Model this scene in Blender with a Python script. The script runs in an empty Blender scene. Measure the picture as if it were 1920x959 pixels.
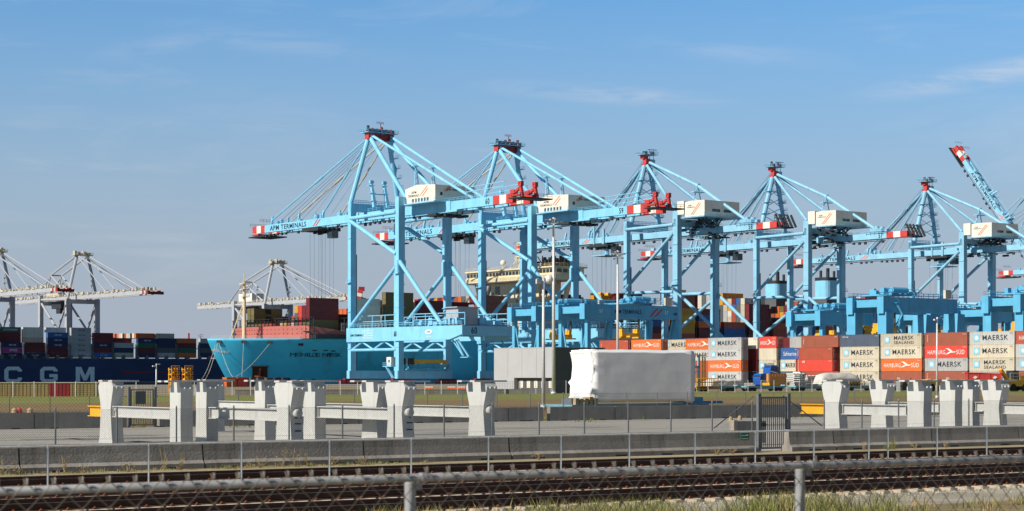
import bpy, bmesh, math, random
from mathutils import Vector, Matrix
R = math.radians
random.seed(11)
C = bpy.context.scene.collection
S = bpy.context.scene
F = 3475.0; HY = 705.0; HC = 3.0            # focal length and horizon row in 1920 px units, eye height

# ------------------------------------------------------------------ camera, world, sun, exposure
cam = bpy.data.cameras.new('camera'); co = bpy.data.objects.new('camera', cam); C.objects.link(co)
co.location = (0, 0, HC); co.rotation_euler = (R(90), 0, 0)
cam.sensor_width = 36; cam.lens = 36 * F / 1920; cam.shift_y = (HY - 479.5) / 1920
cam.clip_start = .1; cam.clip_end = 60000
cam.dof.use_dof = True; cam.dof.focus_distance = 160; cam.dof.aperture_fstop = 8.5
S.camera = co
S.render.engine = 'CYCLES'
S.render.resolution_x = 1024; S.render.resolution_y = 511
SUNV = Vector((-.84, -.545, 0)).normalized() * math.cos(R(37)) + Vector((0, 0, math.sin(R(37))))
w = bpy.data.worlds.new('World'); S.world = w; w.use_nodes = True
nt = w.node_tree; nt.nodes.clear(); N = nt.nodes.new; L = nt.links.new
out = N('ShaderNodeOutputWorld'); bg = N('ShaderNodeBackground'); sky = N('ShaderNodeTexSky')
sky.sky_type = 'NISHITA'; sky.sun_disc = False; sky.sun_elevation = R(37)
sky.sun_rotation = math.atan2(SUNV.x, SUNV.y)
sky.air_density = 1.0; sky.dust_density = 1.2; sky.ozone_density = 2.0; sky.altitude = 10
bg.inputs[1].default_value = .103
tc = N('ShaderNodeTexCoord'); mp = N('ShaderNodeMapping'); mp.inputs['Scale'].default_value = (2.2, 2.2, 15)
mp.inputs['Rotation'].default_value = (0, R(4), 0)
n1 = N('ShaderNodeTexNoise'); n1.inputs['Scale'].default_value = 2.6; n1.inputs['Detail'].default_value = 9; n1.inputs['Roughness'].default_value = .62; n1.inputs['Distortion'].default_value = .7
r1 = N('ShaderNodeValToRGB'); r1.color_ramp.elements[0].position = .54; r1.color_ramp.elements[1].position = .80
r1.color_ramp.elements[1].color = (.22, .22, .22, 1)
mxc = N('ShaderNodeMix'); mxc.data_type = 'RGBA'; mxc.inputs['B'].default_value = (6.2, 6.4, 6.9, 1)
# the lowest few degrees of air are a dull mauve grey, as on a hazy autumn day
sep = N('ShaderNodeSeparateXYZ'); r2 = N('ShaderNodeValToRGB')
e = r2.color_ramp.elements; e[0].position = 0.0; e[0].color = (1, 1, 1, 1); e[1].position = .24; e[1].color = (0, 0, 0, 1)
r2.color_ramp.interpolation = 'EASE'
mxh = N('ShaderNodeMix'); mxh.data_type = 'RGBA'; mxh.inputs['B'].default_value = (3.5, 3.95, 4.75, 1)
tint = N('ShaderNodeMix'); tint.data_type = 'RGBA'; tint.blend_type = 'MULTIPLY'; tint.inputs['Factor'].default_value = 1; tint.inputs['B'].default_value = (.58, 1.0, 1.30, 1)
L(tc.outputs['Generated'], mp.inputs[0]); L(mp.outputs[0], n1.inputs[0]); L(n1.outputs[0], r1.inputs[0])
L(sky.outputs[0], tint.inputs['A'])
L(tc.outputs['Generated'], sep.inputs[0]); L(sep.outputs['Z'], r2.inputs[0]); L(r2.outputs[0], mxh.inputs['Factor'])
L(tint.outputs['Result'], mxh.inputs['A']); L(mxh.outputs['Result'], mxc.inputs['A'])
# two thin cirrus wisps, placed by direction
dv = N('ShaderNodeVectorMath'); dv.operation = 'DIVIDE'; cb = N('ShaderNodeCombineXYZ'); L(sep.outputs['Y'], cb.inputs[0]); L(sep.outputs['Y'], cb.inputs[1]); L(sep.outputs['Y'], cb.inputs[2])
L(tc.outputs['Generated'], dv.inputs[0]); L(cb.outputs[0], dv.inputs[1])
acc = r1.outputs[0]
for cx, cz, ax_, az_, rot, amp in ((.262, .163, .062, .0062, 9, .75), (.050, .152, .055, .0050, -4, .5), (-.125, .180, .05, .007, -8, .32), (-.19, .178, .03, .006, 8, .25), (.12, .175, .05, .006, -5, .2), (-.13, .137, .05, .02, -10, .14), (-.10, .095, .13, .02, 0, .10)):
    m1_ = N('ShaderNodeVectorMath'); m1_.operation = 'SUBTRACT'; m1_.inputs[1].default_value = (cx, 1, cz); L(dv.outputs[0], m1_.inputs[0])
    mm_ = N('ShaderNodeMapping'); mm_.inputs['Rotation'].default_value = (0, R(rot), 0); L(m1_.outputs[0], mm_.inputs[0])
    sc_ = N('ShaderNodeVectorMath'); sc_.operation = 'MULTIPLY'; sc_.inputs[1].default_value = (1 / ax_, 0, 1 / az_); L(mm_.outputs[0], sc_.inputs[0])
    ln_ = N('ShaderNodeVectorMath'); ln_.operation = 'LENGTH'; L(sc_.outputs[0], ln_.inputs[0])
    mr_ = N('ShaderNodeMapRange'); mr_.interpolation_type = 'SMOOTHSTEP'; mr_.inputs['From Min'].default_value = 0; mr_.inputs['From Max'].default_value = 1.6; mr_.inputs['To Min'].default_value = amp; mr_.inputs['To Max'].default_value = 0; L(ln_.outputs['Value'], mr_.inputs[0])
    nw = N('ShaderNodeTexNoise'); nw.inputs['Scale'].default_value = 14; nw.inputs['Detail'].default_value = 8; nw.inputs['Roughness'].default_value = .65; nw.inputs['Distortion'].default_value = .8
    mw = N('ShaderNodeMapping'); mw.inputs['Scale'].default_value = (1, 1, 5); mw.inputs['Rotation'].default_value = (0, R(rot * 2), 0); L(dv.outputs[0], mw.inputs[0]); L(mw.outputs[0], nw.inputs[0])
    rw = N('ShaderNodeMapRange'); rw.inputs['From Min'].default_value = .38; rw.inputs['From Max'].default_value = .68; L(nw.outputs[0], rw.inputs[0])
    pr_ = N('ShaderNodeMath'); pr_.operation = 'MULTIPLY'; L(mr_.outputs[0], pr_.inputs[0]); L(rw.outputs[0], pr_.inputs[1])
    ad_ = N('ShaderNodeMath'); ad_.operation = 'MAXIMUM'; L(pr_.outputs[0], ad_.inputs[0]); L(acc, ad_.inputs[1]); acc = ad_.outputs[0]
# sky above the view is dimmed by hand so shaded faces go darker
zr = N('ShaderNodeMapRange'); zr.interpolation_type = 'SMOOTHSTEP'; zr.inputs['From Min'].default_value = .19; zr.inputs['From Max'].default_value = .5; zr.inputs['To Min'].default_value = 1; zr.inputs['To Max'].default_value = .34
L(sep.outputs['Z'], zr.inputs[0]); zm = N('ShaderNodeMix'); zm.data_type = 'RGBA'; zm.blend_type = 'MULTIPLY'; zm.inputs['Factor'].default_value = 1
L(mxc.outputs['Result'], zm.inputs['A']); L(zr.outputs[0], zm.inputs['B'])
yr = N('ShaderNodeMapRange'); yr.interpolation_type = 'SMOOTHSTEP'; yr.inputs['From Min'].default_value = -.5; yr.inputs['From Max'].default_value = .6; yr.inputs['To Min'].default_value = .65; yr.inputs['To Max'].default_value = 1  # unseen sky behind the camera dimmed as well, to deepen the shade
L(sep.outputs['Y'], yr.inputs[0]); zn = N('ShaderNodeMix'); zn.data_type = 'RGBA'; zn.blend_type = 'MULTIPLY'; zn.inputs['Factor'].default_value = 1
L(zm.outputs['Result'], zn.inputs['A']); L(yr.outputs[0], zn.inputs['B'])
L(acc, mxc.inputs['Factor']); L(zn.outputs['Result'], bg.inputs[0]); L(bg.outputs[0], out.inputs[0])
sl = bpy.data.lights.new('sun', 'SUN'); sl.energy = 5.0; sl.angle = R(.53); sl.color = (1, .93, .82)
so = bpy.data.objects.new('sun', sl); C.objects.link(so); so.rotation_euler = SUNV.to_track_quat('Z', 'Y').to_euler()
S.view_settings.view_transform = 'Standard'; S.view_settings.look = 'None'; S.view_settings.exposure = .14; S.view_settings.gamma = 1
S.view_settings.use_curve_mapping = False

# ------------------------------------------------------------------ frames and helpers
P1 = Vector((-39.1, 632.0, 0))                 # landside rail corner of the first blue crane
Bv = Vector((-.607, .7947, 0)); Qv = Vector((.7947, .607, 0)); AQ = math.atan2(.607, .7947)
Rv = Vector((.843, .537, 0)); Wv = Vector((-.537, .843, 0)); AR = math.atan2(.537, .843)
def QB(v, u, z=0): return P1 + Qv * v + Bv * u + Vector((0, 0, z))
def RW(a, wd, z=0): return Rv * a + Wv * wd + Vector((0, 0, z))
def at(px, Y, z=0): return Vector(((px - 960) / F * Y, Y, z))
def zat(py, Y): return HC + (HY - py) * Y / F
def u_of(px, v):
    r = (px - 960) / F; a = P1.x + Qv.x * v; b = P1.y + Qv.y * v
    return (r * b - a) / (Bv.x - r * Bv.y)
def v_of(px, u):
    r = (px - 960) / F; a = P1.x + Bv.x * u; b = P1.y + Bv.y * u
    return (r * b - a) / (Qv.x - r * Qv.y)
def a_of(px, wd):                               # distance along the railway frame for a column px on line wd
    r = (px - 960) / F
    return (r * Wv.y * wd - Wv.x * wd) / (Rv.x - r * Rv.y)

def mat(name, col, rough=.6, metal=0, var=.12, scale=.6, dirt=None, dirt_amt=.0, streak=False, bump=0, bscale=20, spec=.4, rand=0, coord='Object'):
    m = bpy.data.materials.new(name); m.use_nodes = True; t = m.node_tree; b = t.nodes['Principled BSDF']
    nn = t.nodes.new; ll = t.links.new
    b.inputs['Roughness'].default_value = rough; b.inputs['Metallic'].default_value = metal
    b.inputs['Specular IOR Level'].default_value = spec
    c = nn('ShaderNodeTexCoord'); mpp = nn('ShaderNodeMapping')
    ll(c.outputs[coord], mpp.inputs[0])
    n = nn('ShaderNodeTexNoise'); n.inputs['Scale'].default_value = scale; n.inputs['Detail'].default_value = 6; n.inputs['Roughness'].default_value = .6
    ll(mpp.outputs[0], n.inputs[0])
    rp = nn('ShaderNodeValToRGB'); rp.color_ramp.elements[0].position = .3; rp.color_ramp.elements[1].position = .7
    rp.color_ramp.elements[0].color = tuple(max(0, x * (1 - var)) for x in col) + (1,)
    rp.color_ramp.elements[1].color = tuple(min(1, x * (1 + var)) for x in col) + (1,)
    ll(n.outputs[0], rp.inputs[0]); last = rp.outputs[0]
    if dirt:
        m2 = nn('ShaderNodeMapping'); m2.inputs['Scale'].default_value = (1.6, 1.6, .16) if streak else (1, 1, 1)
        ll(c.outputs[coord], m2.inputs[0])
        d = nn('ShaderNodeTexNoise'); d.inputs['Scale'].default_value = scale * 1.7; d.inputs['Detail'].default_value = 8; d.inputs['Roughness'].default_value = .7
        ll(m2.outputs[0], d.inputs[0])
        dr = nn('ShaderNodeValToRGB'); dr.color_ramp.elements[0].position = .52; dr.color_ramp.elements[1].position = .75
        dr.color_ramp.elements[1].color = (dirt_amt,) * 3 + (1,)
        ll(d.outputs[0], dr.inputs[0])
        x = nn('ShaderNodeMix'); x.data_type = 'RGBA'; x.inputs['B'].default_value = tuple(dirt) + (1,)
        ll(dr.outputs[0], x.inputs['Factor']); ll(last, x.inputs['A']); last = x.outputs['Result']
    if rand:
        oi = nn('ShaderNodeObjectInfo'); mr = nn('ShaderNodeMapRange'); mr.inputs['To Min'].default_value = 1 - rand; mr.inputs['To Max'].default_value = 1 + rand
        hs = nn('ShaderNodeHueSaturation'); ll(oi.outputs['Random'], mr.inputs[0]); ll(mr.outputs[0], hs.inputs['Value']); ll(last, hs.inputs['Color']); last = hs.outputs[0]
        ll(oi.outputs['Random'], mpp.inputs['Location'])
    ll(last, b.inputs['Base Color'])
    if bump:
        bn = nn('ShaderNodeTexNoise'); bn.inputs['Scale'].default_value = bscale; bn.inputs['Detail'].default_value = 5
        ll(c.outputs[coord], bn.inputs[0]); bp = nn('ShaderNodeBump'); bp.inputs['Strength'].default_value = bump; bp.inputs['Distance'].default_value = .05
        ll(bn.outputs[0], bp.inputs['Height']); ll(bp.outputs[0], b.inputs['Normal'])
    return m

M = {}
RUST = (.13, .06, .03)
M['blue'] = mat('crane_blue_paint', (.235, .58, .80), .5, var=.09, scale=.25, dirt=(.13, .24, .27), dirt_amt=.42, streak=True)
M['blue2'] = mat('crane_pale_blue_paint', (.26, .54, .72), .55, var=.13, scale=.22, dirt=(.16, .21, .21), dirt_amt=.6, streak=True)
M['yardblue'] = mat('yard_crane_blue_paint', (.11, .42, .64), .5, var=.1, scale=.3, dirt=(.05, .15, .22), dirt_amt=.4, streak=True)
M['red'] = mat('signal_red_paint', (.55, .055, .045), .5, var=.15, scale=.5)
M['darkred'] = mat('dark_red_paint', (.30, .02, .025), .5, var=.2, scale=.5)
M['white'] = mat('white_paint', (.78, .74, .66), .55, var=.05, scale=.4, dirt=(.4, .36, .3), dirt_amt=.3, streak=True)
M['cream'] = mat('cream_paint', (.72, .62, .40), .55, var=.07, scale=.2, dirt=(.3, .22, .12), dirt_amt=.35, streak=True)
M['house'] = mat('machinery_house_panel', (.80, .72, .60), .6, var=.05, scale=.3, dirt=(.45, .38, .3), dirt_amt=.35, streak=True)
M['dark'] = mat('dark_steel', (.03, .035, .04), .6, var=.3, scale=.6)
M['rope'] = mat('wire_rope', (.10, .11, .12), .6, var=.1)
M['grey'] = mat('light_grey_paint', (.42, .43, .46), .5, var=.07, scale=.2, dirt=(.3, .22, .14), dirt_amt=.3, streak=True)
M['palegrey'] = mat('weathered_cream_grey_paint', (.55, .50, .40), .6, var=.2, scale=.3, dirt=(.25, .18, .1), dirt_amt=.5)
M['galv'] = mat('galvanised_steel', (.60, .60, .59), .5, metal=.15, var=.2, scale=6)
M['galvnear'] = mat('aged_galvanised_pipe', (.33, .34, .35), .5, metal=.25, var=.3, scale=9, dirt=(.16, .15, .13), dirt_amt=.5)
M['galvdull'] = mat('dull_galvanised_steel', (.17, .18, .19), .55, metal=.3, var=.2, scale=6)
M['wire'] = mat('galvanised_wire', (.17, .145, .115), .5, metal=.3, var=.2, scale=9)
M['wirefar'] = mat('fence_wire', (.13, .13, .125), .5, metal=.2, var=.2, scale=9)
M['conc'] = mat('weathered_barrier_concrete', (.27, .25, .225), .9, var=.22, scale=1.1, dirt=(.09, .085, .075), dirt_amt=.75, streak=True, bump=.35, bscale=14, rand=.1)
M['conc2'] = mat('far_barrier_concrete', (.30, .28, .25), .9, var=.18, scale=.9, dirt=(.12, .11, .1), dirt_amt=.6, streak=True, bump=.3, rand=.1)
M['sleeper'] = mat('sleeper_concrete', (.38, .32, .24), .9, var=.15, scale=3)
M['rail'] = mat('rusty_rail_steel', (.06, .028, .018), .75, var=.3, scale=4)
M['railhead'] = mat('worn_rail_head', (.20, .13, .10), .4, metal=.5, var=.15, scale=4)
M['clip'] = mat('rusty_rail_clip', (.30, .08, .03), .7, var=.3, scale=9)
M['pylon'] = mat('stand_white_grey_paint', (.52, .52, .50), .5, var=.05, scale=1.5, dirt=(.30, .28, .24), dirt_amt=.5, streak=True, bump=.1, bscale=8)
M['black'] = mat('black_marking', (.012, .012, .014), .6, var=.05)
M['letter'] = mat('navy_lettering', (.02, .03, .05), .6, var=.05)
M['letterw'] = mat('white_lettering', (.75, .74, .70), .6, var=.05)
M['letterb'] = mat('pale_blue_lettering', (.80, .85, .85), .6, var=.1)
M['star'] = mat('pale_blue_logo_panel', (.22, .50, .64), .6, var=.08)
M['orange'] = mat('orange_stripe', (.75, .16, .05), .6, var=.1)
M['glass'] = mat('dark_window_glass', (.02, .03, .04), .15, var=.2, spec=.8)
M['yellow'] = mat('safety_yellow_paint', (.78, .40, .02), .5, var=.12, scale=.8, dirt=(.3, .14, .03), dirt_amt=.3)
M['hull'] = mat('ship_hull_light_blue', (.065, .58, .86), .45, var=.14, scale=.06, dirt=(.09, .085, .06), dirt_amt=.55, streak=True)
M['navy'] = mat('ship_hull_navy', (.024, .045, .125), .5, var=.25, scale=.05, dirt=(.05, .03, .03), dirt_amt=.3, streak=True)
M['salmon'] = mat('salmon_deck_paint', (.43, .135, .115), .6, var=.1, scale=.2, dirt=(.25, .08, .05), dirt_amt=.4, streak=True)
M['antifoul'] = mat('antifouling_red', (.25, .04, .03), .7, var=.2)
M['wrap'] = mat('white_shrink_wrap', (.88, .88, .89), .35, var=.05, scale=.9, bump=.25, bscale=.9)
M['tarp'] = mat('white_tarpaulin', (.68, .65, .58), .5, var=.08, scale=1, bump=.5, bscale=1.5)
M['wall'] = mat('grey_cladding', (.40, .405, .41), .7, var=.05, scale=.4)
M['walldark'] = mat('dark_grey_cladding_and_shade', (.10, .105, .11), .7, var=.08, scale=.4)
M['trailer'] = mat('pale_blue_trailer_paint', (.22, .42, .48), .6, var=.15, scale=.8, dirt=(.15, .14, .12), dirt_amt=.5)
M['wood'] = mat('timber_blocks', (.42, .30, .17), .8, var=.3, scale=2)
M['cabblue'] = mat('truck_cab_blue', (.015, .10, .42), .3, var=.06)
M['tyre'] = mat('rubber_tyre', (.02, .02, .02), .9, var=.1)
M['soil'] = mat('dry_soil', (.33, .26, .17), .95, var=.2, scale=.8, bump=.6)

def ground_mat(name, stops, sc, sc2, bump=.5):
    m = bpy.data.materials.new(name); m.use_nodes = True; t = m.node_tree; b = t.nodes['Principled BSDF']; nn = t.nodes.new; ll = t.links.new
    b.inputs['Roughness'].default_value = .95; b.inputs['Specular IOR Level'].default_value = .15
    c = nn('ShaderNodeTexCoord'); a = nn('ShaderNodeTexNoise'); a.inputs['Scale'].default_value = sc; a.inputs['Detail'].default_value = 8; a.inputs['Roughness'].default_value = .7
    mp_ = nn('ShaderNodeMapping'); mp_.inputs['Rotation'].default_value = (0, 0, -AR); mp_.inputs['Scale'].default_value = (.25, 1, 1)
    ll(c.outputs['Object'], mp_.inputs[0]); ll(mp_.outputs[0], a.inputs[0])
    b2 = nn('ShaderNodeTexNoise'); b2.inputs['Scale'].default_value = sc2; b2.inputs['Detail'].default_value = 5; ll(c.outputs['Object'], b2.inputs[0])
    r = nn('ShaderNodeValToRGB'); r.color_ramp.elements.remove(r.color_ramp.elements[1])
    r.color_ramp.elements[0].position = stops[0][0]; r.color_ramp.elements[0].color = stops[0][1] + (1,)
    for p, cc in stops[1:]:
        q = r.color_ramp.elements.new(p); q.color = cc + (1,)
    ll(a.outputs[0], r.inputs[0])
    x = nn('ShaderNodeMix'); x.data_type = 'RGBA'; x.blend_type = 'OVERLAY'; x.inputs['Factor'].default_value = .6
    ll(r.outputs[0], x.inputs['A']); ll(b2.outputs[0], x.inputs['B']); ll(x.outputs['Result'], b.inputs['Base Color'])
    bp = nn('ShaderNodeBump'); bp.inputs['Strength'].default_value = bump; bp.inputs['Distance'].default_value = .06
    ll(b2.outputs[0], bp.inputs['Height']); ll(bp.outputs[0], b.inputs['Normal'])
    return m
M['ground'] = ground_mat('dry_ground', [(.3, (.20, .17, .11)), (.5, (.30, .24, .16)), (.7, (.36, .31, .22))], .12, 9)
M['gravel'] = ground_mat('track_gravel', [(.3, (.28, .25, .19)), (.5, (.40, .36, .28)), (.7, (.48, .43, .34))], .5, 22, .9)
M['verge'] = ground_mat('sandy_verge', [(.3, (.22, .19, .10)), (.5, (.36, .30, .19)), (.7, (.42, .36, .24))], .6, 14, .8)
M['road'] = ground_mat('concrete_road', [(.25, (.25, .235, .205)), (.5, (.37, .35, .31)), (.6, (.40, .375, .33)), (.75, (.48, .45, .39))], .6, 6, .2)
M['field'] = ground_mat('rough_grass_field', [(.30, (.13, .14, .035)), (.42, (.20, .16, .07)), (.55, (.25, .17, .085)), (.7, (.20, .13, .07))], .05, 5, .8)
M['nearturf'] = ground_mat('near_turf', [(.3, (.14, .13, .05)), (.5, (.24, .19, .10)), (.7, (.33, .28, .18))], .7, 12, .8)
M['farturf'] = ground_mat('far_turf', [(.3, (.14, .17, .035)), (.5, (.21, .22, .06)), (.7, (.27, .22, .10))], .04, 3, .6)
M['quay'] = ground_mat('quay_apron_concrete', [(.3, (.22, .21, .19)), (.5, (.27, .26, .24)), (.7, (.33, .31, .28))], .05, 2, .1)
wt = bpy.data.materials.new('harbour_water'); wt.use_nodes = True; b = wt.node_tree.nodes['Principled BSDF']; b.inputs['Base Color'].default_value = (.02, .05, .06, 1); b.inputs['Roughness'].default_value = .18
nz = wt.node_tree.nodes.new('ShaderNodeTexNoise'); nz.inputs['Scale'].default_value = .4; bp = wt.node_tree.nodes.new('ShaderNodeBump'); bp.inputs['Strength'].default_value = .5
wt.node_tree.links.new(nz.outputs[0], bp.inputs['Height']); wt.node_tree.links.new(bp.outputs[0], b.inputs['Normal']); M['water'] = wt
M['grassblade'] = mat('grass_blades', (.19, .20, .055), .8, var=.5, scale=2.5)
M['dryweed'] = mat('dry_weed', (.36, .27, .13), .9, var=.35, scale=3)
M['stone'] = mat('ballast_stones', (.42, .38, .32), .9, var=.4, scale=5)

class MB:
    def __init__(s): s.v = []; s.f = []; s.m = []
    def add(s, vs, fs, mi=0):
        k = len(s.v); s.v += [tuple(p) for p in vs]; s.f += [tuple(k + i for i in f) for f in fs]; s.m += [mi] * len(fs); return s
    def box(s, x0, x1, y0, y1, z0, z1, mi=0):
        return s.add([(x0, y0, z0), (x1, y0, z0), (x1, y1, z0), (x0, y1, z0), (x0, y0, z1), (x1, y0, z1), (x1, y1, z1), (x0, y1, z1)],
                     [(0, 3, 2, 1), (4, 5, 6, 7), (0, 1, 5, 4), (1, 2, 6, 5), (2, 3, 7, 6), (3, 0, 4, 7)], mi)
    def frame(s, p, q):
        p = Vector(p); q = Vector(q); d = (q - p).normalized()
        up = Vector((0, 0, 1)) if abs(d.z) < .95 else Vector((0, 1, 0))
        a = d.cross(up).normalized(); b = a.cross(d).normalized(); return p, q, a, b
    def bar(s, p, q, w, h, mi=0, w2=None, h2=None):
        p, q, a, b = s.frame(p, q); w2 = w if w2 is None else w2; h2 = h if h2 is None else h2; o = []
        for c, ww, hh in ((p, w, h), (q, w2, h2)):
            o += [c - a * ww / 2 - b * hh / 2, c + a * ww / 2 - b * hh / 2, c + a * ww / 2 + b * hh / 2, c - a * ww / 2 + b * hh / 2]
        return s.add(o, [(0, 3, 2, 1), (4, 5, 6, 7), (0, 1, 5, 4), (1, 2, 6, 5), (2, 3, 7, 6), (3, 0, 4, 7)], mi)
    def tube(s, p, q, r, n=8, r2=None, mi=0):
        p, q, a, b = s.frame(p, q); r2 = r if r2 is None else r2; o = []
        for c, rr in ((p, r), (q, r2)):
            for i in range(n):
                t = 2 * math.pi * i / n; o.append(c + a * rr * math.cos(t) + b * rr * math.sin(t))
        fs = [(i, (i + 1) % n, n + (i + 1) % n, n + i) for i in range(n)]
        if n > 3: fs += [tuple(range(n))[::-1], tuple(range(n, 2 * n))]
        return s.add(o, fs, mi)
    def path(s, pts, r, n=6, mi=0):
        for a, b in zip(pts, pts[1:]): s.tube(a, b, r, n, mi=mi)
        return s
    def prism(s, pts, vec, mi=0):
        vec = Vector(vec); n = len(pts); o = [Vector(p) for p in pts]; o += [p + vec for p in o]
        return s.add(o, [tuple(range(n))[::-1], tuple(range(n, 2 * n))] + [(i, (i + 1) % n, n + (i + 1) % n, n + i) for i in range(n)], mi)
    def railing(s, p, q, h=1.1, step=2.5, t=.06, mi=0):
        p = Vector(p); q = Vector(q); n = max(1, int((q - p).length / step)); z = Vector((0, 0, h))
        s.tube(p + z, q + z, t / 2, 4, mi=mi); s.tube(p + z * .5, q + z * .5, t / 2, 4, mi=mi)
        for i in range(n + 1):
            c = p.lerp(q, i / n); s.tube(c, c + z, t / 2, 4, mi=mi)
        return s
    def mesh(s, name, mats, smooth=False, fix=True):
        me = bpy.data.meshes.new(name); me.from_pydata(s.v, [], s.f)
        if not isinstance(mats, (list, tuple)): mats = [mats]
        for x in mats: me.materials.append(M[x] if isinstance(x, str) else x)
        me.polygons.foreach_set('material_index', s.m)
        if fix and len(s.f) < 60000:
            bm = bmesh.new(); bm.from_mesh(me); bmesh.ops.recalc_face_normals(bm, faces=bm.faces); bm.to_mesh(me); bm.free()
        if smooth: me.polygons.foreach_set('use_smooth', [True] * len(me.polygons))
        me.update(); return me
    def build(s, name, mats, parent=None, label=None, smooth=False):
        o = bpy.data.objects.new(name, s.mesh(name, mats, smooth)); C.objects.link(o); o.parent = parent
        if label: o['label'] = label
        return o
def tag(o, label=None, cat=None, group=None, kind=None):
    if label: o['label'] = label
    if cat: o['category'] = cat
    if group: o['group'] = group
    if kind: o['kind'] = kind
    return o
def thing(name, label, cat, loc, rz=0, group=None):
    o = bpy.data.objects.new(name, None); C.objects.link(o); o.location = loc; o.rotation_euler = (0, 0, rz); o.empty_display_size = .5
    return tag(o, label, cat, group)
def copy_tree(o, parent=None):
    c = o.copy(); C.objects.link(c); c.parent = parent
    for ch in [x for x in ALLCH.get(o.name, [])] or list(o.children): copy_tree(ch, c)
    return c
ALLCH = {}
_tx = {}
def text_mesh(s, wd, ht, m, bold=.02):
    key = (s, round(wd, 2), round(ht, 2), m)
    if key in _tx: return _tx[key]
    cu = bpy.data.curves.new('lettering', 'FONT'); cu.body = s; cu.size = 1; cu.align_x = 'CENTER'; cu.align_y = 'CENTER'; cu.offset = bold; cu.resolution_u = 3; cu.space_character = 1.12
    o = bpy.data.objects.new('tmp', cu); C.objects.link(o)
    dg = bpy.context.evaluated_depsgraph_get(); me = bpy.data.meshes.new_from_object(o.evaluated_get(dg))
    bpy.data.objects.remove(o); me.name = 'lettering'
    xs = [v.co.x for v in me.vertices]; ys = [v.co.y for v in me.vertices]
    cx = (min(xs) + max(xs)) / 2; cy = (min(ys) + max(ys)) / 2; sx = wd / (max(xs) - min(xs)); sy = ht / (max(ys) - min(ys))
    for v in me.vertices: v.co = ((v.co.x - cx) * sx, (v.co.y - cy) * sy, 0)
    me.materials.clear(); me.materials.append(M[m]); _tx[key] = me; return me
FL = Matrix(((0, 0, -1, 0), (-1, 0, 0, 0), (0, 1, 0, 0), (0, 0, 0, 1)))       # faces -x, reads towards -y
FR = Matrix(((1, 0, 0, 0), (0, 0, -1, 0), (0, 1, 0, 0), (0, 0, 0, 1)))        # faces -y, reads towards +x
def text(s, wd, ht, m, parent, pos, face=FL, bold=.02, name='lettering', rot=0):
    o = bpy.data.objects.new(name, text_mesh(s, wd, ht, m, bold)); C.objects.link(o); o.parent = parent
    o.matrix_local = Matrix.Translation(pos) @ face @ Matrix.Rotation(rot, 4, 'Z'); return o
def struct(name, mb, m): 
    o = mb.build(name, m); o['kind'] = 'structure'; return o

# ------------------------------------------------------------------ the setting
def sheet(pts, z=0): 
    mb = MB(); mb.add([(p.x, p.y, z) for p in pts], [tuple(range(len(pts)))]); return mb
def slab(pts, z0, z1):
    mb = MB(); mb.prism([(p.x, p.y, z0) for p in pts], (0, 0, z1 - z0)); return mb
struct('ground', slab([QB(-3000, -900), QB(4500, -900), QB(4500, 35.5), QB(-3000, 35.5)], -9, 0), 'ground')
struct('far_quay', slab([QB(-3500, 531), QB(5000, 531), QB(5000, 6000), QB(-3500, 6000)], -9, -.4), 'quay')
struct('water', sheet([QB(-3500, 20), QB(5000, 20), QB(5000, 560), QB(-3500, 560)], -4), 'water')
struct('quay_apron', sheet([QB(-700, -60), QB(2500, -60), QB(2500, 35.3), QB(-700, 35.3)], .006), 'quay')
struct('container_yard', slab([QB(-22.3, -420), QB(900, -420), QB(900, -95), QB(-22.3, -95)], .01, 1.2), 'quay')
struct('track_bed', sheet([RW(-90, 33), RW(140, 33), RW(140, 51.2), RW(-90, 51.2)], .006), 'gravel')
struct('verge', sheet([RW(-90, 51.2), RW(140, 51.2), RW(140, 56.9), RW(-90, 56.9)], .006), 'verge')
struct('road', sheet([RW(-120, 56.95), RW(180, 56.95), RW(180, 103.0), RW(-120, 103.0)], .008), 'road')
struct('grass_field', sheet([RW(-160, 103.1), RW(320, 103.1), RW(420, 268), RW(-260, 268)], .006), 'field')
struct('grass_strip', sheet([RW(-220, 196), RW(370, 196), RW(410, 262), RW(-250, 262)], .012), 'farturf')
struct('near_verge', sheet([RW(-20, 20), RW(140, 18), RW(140, 32.8), RW(-20, 33.2)], .012), 'gravel')
struct('near_turf', sheet([RW(14, 22), RW(60, 18), RW(60, 30.6), RW(22, 31.2)], .02), 'nearturf')

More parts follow.
